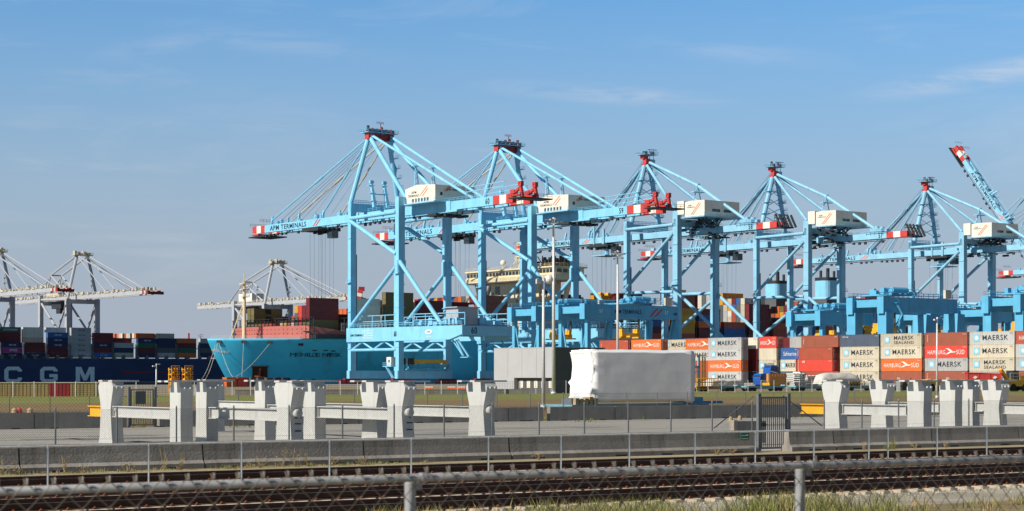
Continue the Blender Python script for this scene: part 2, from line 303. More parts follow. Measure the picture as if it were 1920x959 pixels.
# ------------------------------------------------------------------ railway tracks
A0, A1 = -45, 75
def track(wn, lab):
    t = thing('railway_track', lab, 'railway track', RW(0, wn), AR, 'railway tracks')
    for y in (0, 1.5):
        mb = MB(); p = [(-.075, 0), (.075, 0), (.075, .018), (.012, .035), (.012, .125), (.036, .135), (.036, .172), (-.036, .172), (-.036, .135), (-.012, .125), (-.012, .035), (-.075, .018)]
        mb.prism([(A0, y + a, .075 + b) for a, b in p], (A1 - A0, 0, 0)); hd = mb.build('rail', 'rail', t)
        h = MB(); h.box(A0, A1, y - .03, y + .03, .2471, .2515); h.build('rail_head', 'railhead', hd)
    sl_ = MB(); cl = MB()
    n = int((A1 - A0) / .6)
    for i in range(n):
        x = A0 + .3 + i * .6; o = random.uniform(-.02, .02)
        sl_.prism([(x - .13, -.50 + o, -.06), (x + .13, -.50 + o, -.06), (x + .12, -.42, .045), (x + .10, 1.92, .045), (x - .10, 1.92, .045), (x - .12, -.42, .045)][:0] or
                  [(x - .14, -.52 + o, .0), (x + .14, -.52 + o, .0), (x + .11, -.50 + o, .075), (x - .11, -.50 + o, .075)], (0, 2.56, 0))
        for y in (0, 1.5):
            for d in (-.11, .11):
                cl.bar((x - .03, y + d, .09), (x + .04, y + d * .75, .115), .03, .025)
                cl.tube((x, y + d, .075), (x, y + d, .14), .012, 5)
    tag(sl_.build('sleepers', 'sleeper', t), kind='stuff'); tag(cl.build('rail_clips', 'clip', t), kind='stuff')
track(35.1, 'railway track nearest the chain-link fence, rusty rails on concrete sleepers')
track(39.3, 'second railway track out from the near fence, rusty rails on concrete sleepers')
track(43.6, 'third railway track out, seen just under the blurred fence rail')
track(48.4, 'farthest railway track, beside the pipe handrail and the verge')
mb = MB()
for i in range(26000):
    wd = random.choice((random.gauss(34.3, .7), random.gauss(38.0, .6), random.gauss(42.2, .6), random.gauss(46.8, 1.3), random.uniform(33, 52)))
    a = random.uniform(-25, 55); p = RW(a, wd, random.uniform(.0, .03)); s_ = random.uniform(.015, .04)
    q = [Vector((random.uniform(-1, 1), random.uniform(-1, 1), 0)).normalized() * s_ for _ in range(3)]
    k = len(mb.v); mb.add([p + q[0], p + q[1], p + q[2], p + Vector((0, 0, s_))], [(0, 1, 3), (1, 2, 3), (2, 0, 3)])
o = bpy.data.objects.new('ballast', mb.mesh('ballast', 'stone', fix=False)); C.objects.link(o); tag(o, kind='stuff')

# ------------------------------------------------------------------ handrail beside the tracks
t = thing('pipe_handrail', 'galvanised pipe handrail with upright posts beside the farthest track', 'handrail', RW(0, 47.55), AR)
MB().tube((-42, 0, 1.15), (75, 0, 1.15), .028, 8).build('top_rail', 'galv', t)
pm = None
xs = [-260, -75, 89, 278, 452, 617, 770, 915, 1051, 1179, 1302, 1415, 1525, 1628, 1664, 1756, 1849, 1935, 2010]
for x in xs:
    a = a_of(x, 47.55)
    if pm is None: pm = MB().tube((0, 0, 0), (0, 0, 1.14), .030, 8).tube((0, 0, 1.09), (0, 0, 1.165), .038, 8).mesh('post', 'galv')
    o = bpy.data.objects.new('post', pm); C.objects.link(o); o.parent = t; o.location = (a, 0, 0)

# ------------------------------------------------------------------ concrete barriers
prof1 = [(-.33, 0), (-.33, .17), (-.19, .27), (-.14, .55), (-.11, .86), (.11, .86), (.14, .55), (.19, .27), (.33, .17), (.33, 0)]
def barrier_mesh(ln, prof, m):
    mb = MB(); mb.prism([(0.03, a, b) for a, b in prof], (ln - .06, 0, 0))
    for c in (.9, ln - 1.3): mb.box(c, c + .5, prof[0][0] - .008, prof[0][0] + .05, -.001, .07, 1)
    me = mb.mesh('concrete_barrier', [m, 'dark']); return me
b1 = {}
def barriers(js, wd, prof, m, grp, words, top=0):
    js = [a_of(x, wd) for x in js]
    for i, (a, b) in enumerate(zip(js, js[1:])):
        key = (round(b - a, 1), m)
        if key not in b1: b1[key] = barrier_mesh(b - a, prof, m)
        o = bpy.data.objects.new('concrete_barrier', b1[key]); C.objects.link(o); o.location = RW(a, wd, .008); o.rotation_euler = (0, 0, AR)
        tag(o, words(i, len(js) - 1), 'barrier', grp)
ORD = ['first', 'second', 'third', 'fourth', 'fifth', 'sixth', 'seventh', 'eighth', 'ninth', 'tenth', 'eleventh', 'twelfth', 'thirteenth', 'fourteenth', 'fifteenth', 'sixteenth', 'seventeenth', 'eighteenth', 'nineteenth', 'twentieth', 'twenty-first', 'twenty-second', 'twenty-third', 'twenty-fourth', 'twenty-fifth', 'twenty-sixth']
barriers([-340, 33, 377, 678, 951, 1195, 1413], 56.15, prof1, 'conc', 'concrete barriers along the verge left of the gate', lambda i, n: 'dark weathered concrete barrier behind the handrail, %s to the left of the gate' % ORD[n - 1 - i])
barriers([1474, 1558, 1742, 1905, 2060], 56.15, prof1, 'conc', 'concrete barriers along the verge right of the gate', lambda i, n: 'dark weathered concrete barrier behind the handrail, %s to the right of the gate' % ORD[i])
prof2 = [(-.2, 0), (-.2, .92), (.2, .92), (.2, 0)]
xs = [-120, 62, 236]
barriers(xs, 102.4, prof2, 'conc2', 'far concrete barriers left of the small gate', lambda i, n: 'far concrete barrier across the road, %s left of the small gate' % ORD[n - 1 - i])
xs = [296, 330, 500, 670, 810, 950, 1016]
barriers(xs, 102.4, prof2, 'conc2', 'far concrete barriers between small gate and lamp post', lambda i, n: 'far concrete barrier across the road, %s right of the small gate' % ORD[i])
xs = [1028, 1150, 1272, 1378, 1500, 1600, 1700, 1790, 1880, 1965]
barriers(xs, 102.4, prof2, 'conc2', 'far concrete barriers right of the lamp post', lambda i, n: 'far concrete barrier across the road, %s right of the thin lamp post' % ORD[i])

M['tyremark'] = mat('rubber_tyre_marks', (.17, .16, .145), .9, var=.2, scale=1.5)
M['patch'] = mat('asphalt_patch', (.20, .19, .175), .95, var=.2, scale=2)
M['paintline'] = mat('worn_road_paint', (.52, .50, .44), .8, var=.3, scale=2)
q = MB()
for wd in (66, 67.9, 74.5, 76.3, 88.2, 90.1):
    a = -60
    while a < 120:
        ln = random.uniform(8, 30); q.add([RW(a, wd, .0125), RW(a + ln, wd + random.uniform(-.5, .5), .0125), RW(a + ln, wd + .38, .0125), RW(a, wd + .34, .0125)], [(0, 1, 2, 3)]); a += ln + random.uniform(2, 18)
o = q.build('tyre_marks', 'tyremark'); o['kind'] = 'structure'
q = MB()
for _ in range(16):
    a = random.uniform(-60, 110); wd = random.uniform(80, 100); b_ = random.uniform(2, 7); c_ = random.uniform(1.2, 3); q.add([RW(a, wd, .0165), RW(a + b_, wd, .0165), RW(a + b_, wd + c_, .0165), RW(a, wd + c_, .0165)], [(0, 1, 2, 3)])
o = q.build('road_patches', 'patch'); o['kind'] = 'structure'
q = MB(); q.add([RW(-90, 99.6, .0205), RW(150, 99.6, .0205), RW(150, 99.85, .0205), RW(-90, 99.85, .0205)], [(0, 1, 2, 3)]); o = q.build('road_marking', 'paintline'); o['kind'] = 'structure'

# ------------------------------------------------------------------ fences
def mesh_fence(name, lab, wd, segs, h, step, pr, cell=.065, wr=.0022, postm='galvdull', top=True, ends=()):
    t = thing(name, lab, 'fence', RW(0, wd), AR)
    pmesh = MB().tube((0, 0, 0), (0, 0, h), pr, 8).tube((0, 0, h), (0, 0, h + .05), pr * 1.15, 8, r2=pr * .3).mesh('post', postm)
    wm = MB()
    for a, b in segs:
        n = max(1, round((b - a) / step))
        for i in range(n + 1):
            o = bpy.data.objects.new('post', pmesh); C.objects.link(o); o.parent = t; o.location = (a + (b - a) * i / n, .06, 0)
        hh = h - .06
        k = int((b - a + hh) / cell)
        for i in range(k):
            x0 = a - hh + i * cell
            for sgn in (1, -1):
                p = [x0, 0.05]; q = [x0 + hh, hh]
                if p[0] < a: p = [a, .05 + (a - x0)]
                if q[0] > b: q = [b, .05 + (b - x0)]
                if q[0] - p[0] < .03: continue
                if sgn < 0: p[0], q[0] = a + b - p[0], a + b - q[0]
                wm.tube((p[0], 0, p[1]), (q[0], 0, q[1]), wr, 3)
        for zz in (.08, h * .5, h - .06): wm.tube((a, -.005, zz), (b, -.005, zz), wr * 1.4, 3)
    o = bpy.data.objects.new('wire_mesh', wm.mesh('wire_mesh', 'wirefar', fix=False)); C.objects.link(o); o.parent = t
    for p, q in ends: MB().tube(p, q, pr * .75, 6).build('brace', postm, t)
    return t
gL = a_of(1415, 56.75); gR = a_of(1470, 56.75)
mesh_fence('chain_link_fence', 'chain-link fence on grey posts standing behind the near barrier row', 56.75, [(a_of(-140, 56.75), gL - .1), (gR + .1, a_of(2060, 56.75))], 1.98, 2.0, .03, cell=.075, wr=.0028,
           ends=[((gL - 2.0, .1, .95), (gL, .1, 2.2)), ((gR + 2.1, .1, .95), (gR, .1, 2.2))])
mesh_fence('chain_link_fence', 'chain-link fence beyond the road, behind the far barrier row', 103.6, [(a_of(-60, 103.6), a_of(240, 103.6)), (a_of(292, 103.6), a_of(1965, 103.6))], 1.85, 2.6, .03, cell=.22, wr=.006)
# far fences along the terminal
t = thing('perimeter_fence', 'long low steel fence at the far edge of the grass', 'fence', RW(0, 255), AR)
mb = MB(); mb2 = MB()
for i in range(150): mb2.tube((-175 + i * 3, 0, 0), (-175 + i * 3, 0, 2.2), .07, 4)
for k in range(7): mb.tube((-175, 0, .3 + .3 * k), (275, 0, .3 + .3 * k), .018, 4)
for i in range(900): mb.tube((-175 + i * .5, 0, .2), (-175 + i * .5, 0, 2.1), .014, 3)
tag(mb2.build('posts', 'galv', t), kind='stuff'); mb.build('wire_panel', 'galvdull', t)

# gate in the near fence
def gate(name, lab, loc, wd, h, n, col='galvdull', z0=.1, box=False):
    t = thing(name, lab, 'gate', loc, AR)
    for x in (0, wd):
        MB().box(x - .07, x + .07, -.07, .07, 0, h + .08).box(x - .08, x + .08, -.08, .08, h + .08, h + .1).build('gate_post', col, t)
    g = MB(); g.box(.1, wd - .1, -.03, .03, z0, z0 + .07).box(.1, wd - .1, -.03, .03, h - .1, h - .03)
    g.box(.1, .16, -.03, .03, z0 + .07, h - .1).box(wd - .16, wd - .1, -.03, .03, z0 + .07, h - .1)
    lf = g.build('gate_leaf', col, t)
    for i in range(n):
        x = .16 + (wd - .32) * (i + 1) / (n + 1)
        MB().box(x - .014, x + .014, -.014, .014, z0 + .07, h - .1).build('bar', col, lf)
    MB().box(.12, .3, -.09, -.03, 1.0, 1.14).tube((.3, -.06, 1.08), (.42, -.06, 1.08), .015, 6).build('latch', 'dark', lf)
    return t
gate('steel_gate', 'tall grey barred steel gate between the near barrier ends', RW(gL, 56.5), gR - gL, 2.2, 11)
g2l = a_of(242, 102.8); g2r = a_of(291, 102.8)
t = gate('steel_gate', 'small barred steel gate in the far barriers, seen between white stands', RW(g2l, 102.8), g2r - g2l, 2.25, 8)
MB().box(.35, .95, -.12, -.05, 1.35, 2.1).build('control_panel', 'walldark', t)
t = thing('information_sign', 'small green sign with white lines fixed to the barrier by the gate', 'sign', RW(a_of(1387, 55.9), 55.86), AR)
sg = MB().box(0, .42, -.02, .0, .50, .86).build('sign_plate', mat('sign_green', (.02, .16, .12), .5, var=.1), t)
for z in (.80, .68, .56): MB().box(.05, .30 + .07 * (z < .7), -.026, -.021, z - .012, z + .012).build('line_of_writing', 'letterw', sg)
MB().prism([(.30, -.023, .66), (.37, -.023, .70), (.30, -.023, .74)], (0, -.004, 0)).build('arrow', 'letterw', sg)
g = thing('concrete_block', 'pale concrete block with a wooden post standing behind the fence', 'concrete block', RW(a_of(1372, 62), 62), AR)
MB().box(.1, 1.75, -.2, .3, .1, 1.05).build('block', 'conc2', g)
MB().box(-.12, .08, -.3, -.1, 0, 1.1).build('timber_post', 'sleeper', g)
MB().box(.6, 1.1, -.1, .2, 0, .1).build('foot', 'dark', g)
for i, (px, zz) in enumerate(((1370, 1.16), (1387, 1.2))):
    o = bpy.data.objects.new('warning_lamp', MB().tube((0, 0, -.10), (0, 0, .02), .1, 10, r2=.09).tube((0, 0, .02), (0, 0, .1), .09, 10, r2=.03).mesh('warning_lamp', 'wood')); C.objects.link(o)
    o.location = RW(a_of(px, 62), 62, zz); tag(o, ['round amber lamp on the wooden post by the gate', 'round amber lamp on top of the concrete block'][i], 'lamp', 'amber lamps by the gate')
for i, (px, m_) in enumerate(((27, 'wood'), (36, 'red'), (56, 'wood'))):
    o = bpy.data.objects.new('warning_lamp', MB().tube((0, 0, .0), (0, 0, .18), .17, 12, r2=.16).tube((0, 0, .18), (0, 0, .27), .16, 12, r2=.05).mesh('warning_lamp', m_)); C.objects.link(o)
    o.location = RW(a_of(px, 102.4), 102.4, .93); tag(o, ['leftmost amber lamp on the far barrier', 'small red lamp on the far barrier', 'amber lamp right of the red lamp on the far barrier'][i], 'lamp', 'lamps on the far barrier')

# near chain-link fence with its out-of-focus top rail
p0 = Vector((-1.326, 4.80, 2.690)); p1 = Vector((1.86, 6.73, 2.690)); d = (p1 - p0).normalized()
AN = math.atan2(d.y, d.x)
t = thing('near_chain_link_fence', 'blurred chain-link fence with round top rail closest to the viewer', 'fence', (p0.x, p0.y, .010), AN)
MB().tube((-3, 0, 2.69), (9, 0, 2.69), .0115, 16).build('top_rail', 'galvnear', t, smooth=True)
NP = [-2.6, 1.415, 2.845, 4.5, 7.2]
for px, x in ((778, None), (1511, None), (-900, -2.4), (2400, 5.6)):
    if x is None:
        r = (px - 960) / F; x = (r * p0.y - p0.x) / (d.x - r * d.y)
    q = MB().tube((x, .03, 0), (x, .03, 2.675), .0165, 14).tube((x, .03, 2.675), (x, .03, 2.682), .0165, 14, r2=.012)
    q.build('post', 'galvnear', t, smooth=False)
    c = MB(); c.tube((x + .018, 0, 2.69), (x + .036, 0, 2.69), .0155, 14).tube((x + .016, .004, 2.655), (x + .016, .004, 2.68), .009, 8); c.build('clamp', 'galvnear', t)
wm = MB(); h = 2.712; cell = .037; X0, X1 = -2.6, 7.2
n = int((X1 - X0) / cell)                          # woven diamonds, drawn wire by wire
for i in range(n):
    x = X0 + i * cell; z = h; k = i % 2
    while z > 1.55:
        xa, xb = (x, x + cell) if k % 2 == 0 else (x + cell, x)
        wm.tube((xa, -.016, z), (xb, -.021, z - cell), .0015, 4)
        z -= cell; k += 1
    if i % 2 == 0: wm.tube((x + .001, -.018, h - .006), (x + .004, -.012, h + .010), .0034, 5)
    else: wm.tube((x + cell - .001, -.018, h - .006), (x + cell - .004, -.012, h + .010), .0034, 5)
# the lower mesh, in straight diagonals
wl = MB()
for i in range(int((X1 - X0 + 1.5) / cell / 2)):
    a = X0 - 1.5 + i * cell * 2
    wl.tube((a, -.02, 0.05), (a + 1.50, -.02, 1.55), .0015, 3); wl.tube((a + 1.50, -.024, 0.05), (a, -.024, 1.55), .0015, 3)
o = bpy.data.objects.new('wire_mesh', wm.mesh('wire_mesh', 'wire', fix=False)); C.objects.link(o); o.parent = t
o = bpy.data.objects.new('wire_mesh', wl.mesh('wire_mesh', 'wire', fix=False)); C.objects.link(o); o.parent = t
MB().tube((X0, -.03, 2.45), (X1, -.03, 2.45), .0016, 4).build('tension_wire', 'wire', t)

# ------------------------------------------------------------------ vegetation in the foreground
def blades(mb, c, n, spread, hmin, hmax, wdt=.012):
    for _ in range(n):
        p = c + Vector((random.gauss(0, spread), random.gauss(0, spread), 0)); hh = random.uniform(hmin, hmax)
        l = Vector((random.uniform(-.4, .4), random.uniform(-.4, .4), 0)) * hh; s_ = Vector((random.uniform(-1, 1), random.uniform(-.4, .4), 0)).normalized() * wdt
        m_ = p + l * .35 + Vector((0, 0, hh * .6)); mb.add([p - s_, p + s_, m_ + s_ * .6, m_ - s_ * .6, p + l + Vector((0, 0, hh))], [(0, 1, 2, 3), (3, 2, 4)])
gm = MB(); dm = MB()
for _ in range(190):
    a = random.uniform(10, 34); wd = random.uniform(23.5, 31.2)
    if random.random() < .35 and a < 16: continue
    blades(gm if random.random() < .38 else dm, RW(a, wd), random.randint(14, 30), .16, .06, random.choice((.16, .22, .34)))
for ca_, n_ in ((17.5, 26), (21.5, 40), (26.5, 22), (13.2, 8)):
    for _ in range(n_):
        a = random.gauss(ca_, .9); blades(gm if random.random() < .75 else dm, RW(a, random.uniform(28.6, 31.3)), 60, .25, .12, .6)
for _ in range(420):
    a = random.uniform(-22, 32); wd = random.gauss(55.45, .18)
    blades(gm if random.random() < .55 else dm, RW(a, min(wd, 55.8)), random.randint(5, 14), .1, .03, random.choice((.06, .1, .16)))
for _ in range(9):
    a = a_of(1668, 55.4) + random.gauss(0, .18); blades(gm, RW(a, 55.4), 12, .08, .1, .42, .008)
for _ in range(150):
    a = random.uniform(-60, 110); wd = random.gauss(108, 4); blades(gm, RW(a, wd), 14, .5, .1, .3, .03)
for nm, q, mm in (('grass', gm, 'grassblade'), ('dry_grass', dm, 'dryweed')):
    o = bpy.data.objects.new(nm, q.mesh(nm, mm, fix=False)); C.objects.link(o); tag(o, kind='stuff')
def weed(px, hgt, sp, lab, green=False):
    wd = 55.25; t = thing('weed', lab, 'weed', RW(a_of(px, wd), wd), random.uniform(0, 6), 'dry weeds along the barrier foot')
    st = MB(); lf = MB()
    for i in range(random.randint(5, 8)):
        b = Vector((random.gauss(0, sp * .25), random.gauss(0, sp * .25), 0)); tp = b + Vector((random.gauss(0, sp), random.gauss(0, sp), hgt * random.uniform(.5, 1)))
        m_ = b.lerp(tp, .5) + Vector((random.gauss(0, .03), random.gauss(0, .03), 0)); st.path([b, m_, tp], .006, 4)
        for k in range(14):
            c = (b.lerp(m_, k / 7) if k < 7 else m_.lerp(tp, (k - 7) / 7)); s_ = random.uniform(.02, .05)
            u_ = Vector((random.uniform(-1, 1), random.uniform(-1, 1), random.uniform(-.3, 1))).normalized() * s_; w_ = Vector((random.uniform(-1, 1), random.uniform(-1, 1), random.uniform(-1, 1))).normalized() * s_ * .4
            lf.add([c, c + u_ * .5 + w_, c + u_ * 1.2, c + u_ * .5 - w_], [(0, 1, 2, 3)])
    st.build('stem', 'dryweed', t); lf.build('leaves', 'grassblade' if green else 'dryweed', t)
for px, hg, sp, lab in ((4, .6, .12, 'dry brown weed at the far left edge against the barrier'), (30, .42, .12, 'short dry weed just left of the first handrail post'),
        (122, .62, .08, 'thin dry weed standing between the two leftmost handrail posts'), (160, .3, .1, 'low dry weed at the barrier left of the second handrail post'),
        (240, .36, .1, 'low green-brown weed before the second handrail post'), (308, .72, .09, 'tall thin dry weed right of the second handrail post'), (340, .55, .07, 'single-stalk dry weed right of the tall one'),
        (487, .42, .16, 'bushy dry weed with seed heads right of the third handrail post'), (533, .75, .10, 'tallest dry weed, in the middle of the barrier run'), (556, .62, .15, 'dry weed leaning right beside the tallest weed'),
        (577, .5, .1, 'dry weed left of the fourth handrail post'), (625, .42, .12, 'dry weed just right of the fourth handrail post'), (682, .34, .1, 'small dry weed at the barrier joint right of the fourth post'),
        (1010, .3, .12, 'small weed at the barrier joint near the middle'), (1345, .34, .14, 'low yellow-green weed left of the barred gate'), (1372, .3, .14, 'low weed right beside the green sign'),
        (1620, .45, .12, 'reddish dry weed between two close handrail posts'), (1716, .4, .2, 'wide dry weed at the right part of the barrier'), (1772, .28, .1, 'small dry weed left of the second last handrail post')):
    weed(px, hg, sp, lab)
weed(1676, .6, .12, 'bushy green weed against the right barrier between handrail posts', True)

# ------------------------------------------------------------------ white trestle stands between the barriers
def stand_part(t, u, alt=False, knob=True, num=None, hgt=2.72, left=True, wide=1.0, narrow=False):
    """one waisted upright of a trestle: lit face looks along -x, thickness along +x"""
    w_ = .60 * wide
    pr = [(-.66 * wide, 0), (.66 * wide, 0), (.58 * wide, .7), (.50 * wide, 1.45), (.54 * wide, 1.75), (.73 * wide, hgt - .35), (.75 * wide, hgt - .2), (.60 * wide, hgt), (-.60 * wide, hgt), (-.75 * wide, hgt - .2), (-.73 * wide, hgt - .35), (-.54 * wide, 1.75), (-.50 * wide, 1.45), (-.58 * wide, .7)]
    if narrow: pr = [(-.50 * wide, 0), (.50 * wide, 0), (.46 * wide, 1.35), (.50 * wide, hgt - .25), (.36 * wide, hgt), (-.36 * wide, hgt), (-.50 * wide, hgt - .25), (-.46 * wide, 1.35)]
    hw = max(a for a, b in pr)
    mb = MB(); mb.prism([(-.28, u + a, b) for a, b in pr], (.56, 0, 0))
    up = mb.build('upright', 'pylon', t)
    MB().prism([(-.285, u + a, b) for a, b in [(-pr[1][0] - .03, 0), (pr[1][0] + .03, 0), (pr[1][0] + .01, .22), (-pr[1][0] - .01, .22)]], (.57, 0, 0)).build('foot', 'pylon', up)
    if left:
        for s_ in (-1, 1):
            MB().box(-.85, .9, u + s_ * hw * .62 - .17, u + s_ * hw * .62 + .17, hgt + .003, hgt + .075).build('top_plate', 'pylon', t)
    else:
        for s_ in (-1, 1):
            m2 = MB(); m2.prism([(-.30, u + s_ * .5 - .2, hgt + .003), (1.0, u + s_ * .5 - .2, hgt + .003), (1.0, u + s_ * .5 + .2, hgt + .003), (-.30, u + s_ * .5 + .2, hgt + .003)], (0, 0, .07)); m2.build('top_plate', 'pylon', t)
            MB().box(-.24, -.02, u + s_ * .5 - .09, u + s_ * .5 + .09, hgt + .075, hgt + .082).build('marking_stripe', 'orange', t)
    MB().tube((-.1, u - hw - .002, hgt - .25), (-.1, u - hw - .09, hgt - .25), .05, 8).build('bolt', 'pylon', t)
    MB().tube((.15, u - hw - .002, hgt - .25), (.15, u - hw - .09, hgt - .25), .05, 8).build('bolt', 'pylon', t)
    if knob:
        MB().tube((0, u - .50 * wide, 1.50), (0, u - .50 * wide - .24, 1.50), .17, 16).tube((0, u - .50 * wide - .24, 1.50), (0, u - .50 * wide - .27, 1.50), .14, 16).build('pin', 'pylon', t)
    if num: text(num, .70, .30, 'black', t, (.02, u - .60 * wide - .03, 1.12), FR, 0, rot=R(90))
def stand(lab, pxf, pxn, Yn, **k):
    """trestle with a near upright at pxn and a far one at pxf"""
    pn = at(pxn, Yn); rf = (pxf - 960) / F
    Ln = (rf * pn.y - pn.x) / (Bv.x - rf * Bv.y)
    t = thing('trestle_stand', lab, 'trestle', (pn.x, pn.y, .01), AQ, 'white trestle stands behind the near barriers')
    stand_part(t, 0, knob=k.get('kn', False), num=k.get('num'), left=k.get('ln', True), wide=k.get('wn', 1), narrow=k.get('nn', False))
    stand_part(t, Ln, knob=k.get('kf', False), left=k.get('lf', True), wide=k.get('wf', 1), narrow=k.get('nf', False))
    bm_ = MB(); z0, z1 = 1.17, 1.66
    x = -.36 if k.get('front') else -.1
    bm_.box(x - .02, x + .02, .55, Ln - .55, z0 + .03, z1 - .03).box(x - .13, x + .13, .55, Ln - .55, z1 - .03, z1).box(x - .13, x + .13, .55, Ln - .55, z0, z0 + .03)
    for s_ in (.60, Ln - .64): bm_.box(x - .12, x + .12, s_, s_ + .03, z0 + .04, z1 - .04)
    bm_.build('cross_beam', 'pylon', t)
    if k.get('yellow'):
        y = MB(); y.box(-.02, .02, Ln + .62, Ln + 2.2, 1.20, 1.60).box(-.14, .14, Ln + .62, Ln + 2.2, 1.60, 1.64).box(-.14, .14, Ln + .62, Ln + 2.2, 1.16, 1.20); y.build('yellow_beam', 'yellow', t)
    return t
stand('white trestle stand at the far left with yellow beam stub, joined to the second upright', 209, 340, 77, yellow=True, lf=False, kf=True, nn=True)
stand('white trestle stand in front of the yellow stair towers, with narrow far upright', 388, 543, 74, kn=True, num='115', nf=True, ln=False)
stand('white trestle stand with the black number 114 and a shadow across its near upright', 590, 751, 76, kn=True, num='114', ln=False, nf=True)
stand('white trestle stand behind the number 115 one, with far upright half hidden', 497, 703, 79, kn=True, nf=True)
stand('plain white trestle stand ending left of the grey building', 404, 903, 80.5, kn=True, nf=True)
stand('white trestle stand right of the barred gate with yellow beam stub', 1567, 1724, 84, yellow=True, lf=False, wf=.85, nn=True)
stand('white trestle stand in front of the brown containers, second of the right group', 1654, 1783, 92, wf=.85, nn=True)
stand('white trestle stand in front of the red dumper body', 1816, 2010, 90, ln=False, nf=True)
stand('white trestle stand at the right end of the right group', 1866, 2080, 84, wf=.85)

# ------------------------------------------------------------------ shrink-wrapped load and grey building
Y0 = 170; pb = at(1110, Y0)
t = thing('wrapped_cargo', 'huge white shrink-wrapped block of cargo standing on a low trailer', 'cargo', (pb.x, pb.y, 0), AQ - R(8))
nx, ny, nz_ = 40, 12, 16; vs = []; bmx = bmesh.new()
LX, LY, LZ = 11.7, 3.9, 4.85
bmesh.ops.create_cube(bmx, size=1)
bmesh.ops.subdivide_edges(bmx, edges=bmx.edges[:], cuts=15, use_grid_fill=True)
from mathutils import noise as mn
for v in bmx.verts:
    p = Vector((v.co.x + .5, v.co.y + .5, v.co.z + .5)); 
    q = Vector((p.x * LX, p.y * LY, p.z * LZ))
    nn_ = mn.noise(q * .55) * .22 + mn.noise(q * 1.6 + Vector((7, 2, 1))) * .10
    amp = 1.0 if p.x < .06 else .25
    q.x += nn_ * amp * 1.0 - (.16 * math.sin(p.z * 7.0) * (p.x < .02)); q.y += nn_ * (.14 if p.x > .12 else .35); q.z += nn_ * .25 - .12 * (p.x > .92)
    if p.x > .98: q.x -= .15 * (1 - p.z)
    for ax, ln in ((0, LX), (1, LY), (2, LZ)):
        pass
    v.co = q
bmesh.ops.bevel(bmx, geom=[e_ for e_ in bmx.edges if e_.calc_face_angle(0) > 1.0], offset=.18, segments=2, affect='EDGES', clamp_overlap=True)
me = bpy.data.meshes.new('wrapped_load'); bmx.to_mesh(me); bmx.free(); me.materials.append(M['wrap']); me.polygons.foreach_set('use_smooth', [True] * len(me.polygons))
o = bpy.data.objects.new('shrink_wrap', me); C.objects.link(o); o.parent = t; o.location = (0, 0, .55)
t2 = thing('flatbed_trailer', 'low pale blue trailer under the white wrapped cargo', 'trailer', (pb.x, pb.y, 0), AQ)
MB().box(-2.6, 14.4, -.3, 4.4, .12, .36).build('deck', 'trailer', t2)
w4 = MB()
for x in (8.5, 9.6, 10.7, 11.8): w4.tube((x, -.1, .11), (x, .2, .11), .105, 10)
tag(w4.build('wheels', 'tyre', t2), kind='stuff')
for i in range(5): MB().box(-2.0 + i * .55, -1.6 + i * .55, -.1, .3 + .6 * (i % 2), .37, .37 + random.uniform(.35, .75)).build('timber_block', 'wood', t2)
MB().box(-.4, -.1, 0, 3.4, .37, .9).box(-1.2, -.7, 1.5, 3.0, .37, .95).build('lashing_frame', 'galvdull', t2)
MB().box(12.6, 14.1, .2, 1.4, .37, .95).box(14.4, 17.5, 1.0, 1.6, .30, .55).build('gooseneck', 'yardblue', t2)

Yg = 318; pg = at(1035, Yg)
hb = zat(652, Yg); u_len = 16.6
t = thing('grey_clad_building', 'plain grey clad building with a dark recessed base behind the lamp posts', 'building', (pg.x, pg.y, 0), AQ)
b_ = MB(); b_.box(0, 12, 0, u_len, 2.65, hb).box(0, 12, u_len - 5.9, u_len, 0, 2.647); b_.build('cladding', 'wall', t)
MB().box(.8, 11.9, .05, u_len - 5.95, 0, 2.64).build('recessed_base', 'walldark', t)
MB().box(.02, 11.5, -.05, -.005, .3, hb - .01).build('painted_shade_panel', 'walldark', t)  # dark sheet that paints the shade onto the right-hand wall
MB().box(-.03, 0, 0, 1.5, 2.66, hb + .02).box(-.04, 12, 0, u_len, hb + .003, hb + .1).build('corner_trim', 'grey', t)
for i in range(5):
    y = .9 + i * 2.05; MB().box(.74, .79, y, y + .95, .9, 2.1).build('window_panel', 'house', t)
for i in range(4): MB().box(-.012, -.003, .2 + i * 4.1, .24 + i * 4.1, 2.7, hb - .1).build('seam', 'walldark', t)

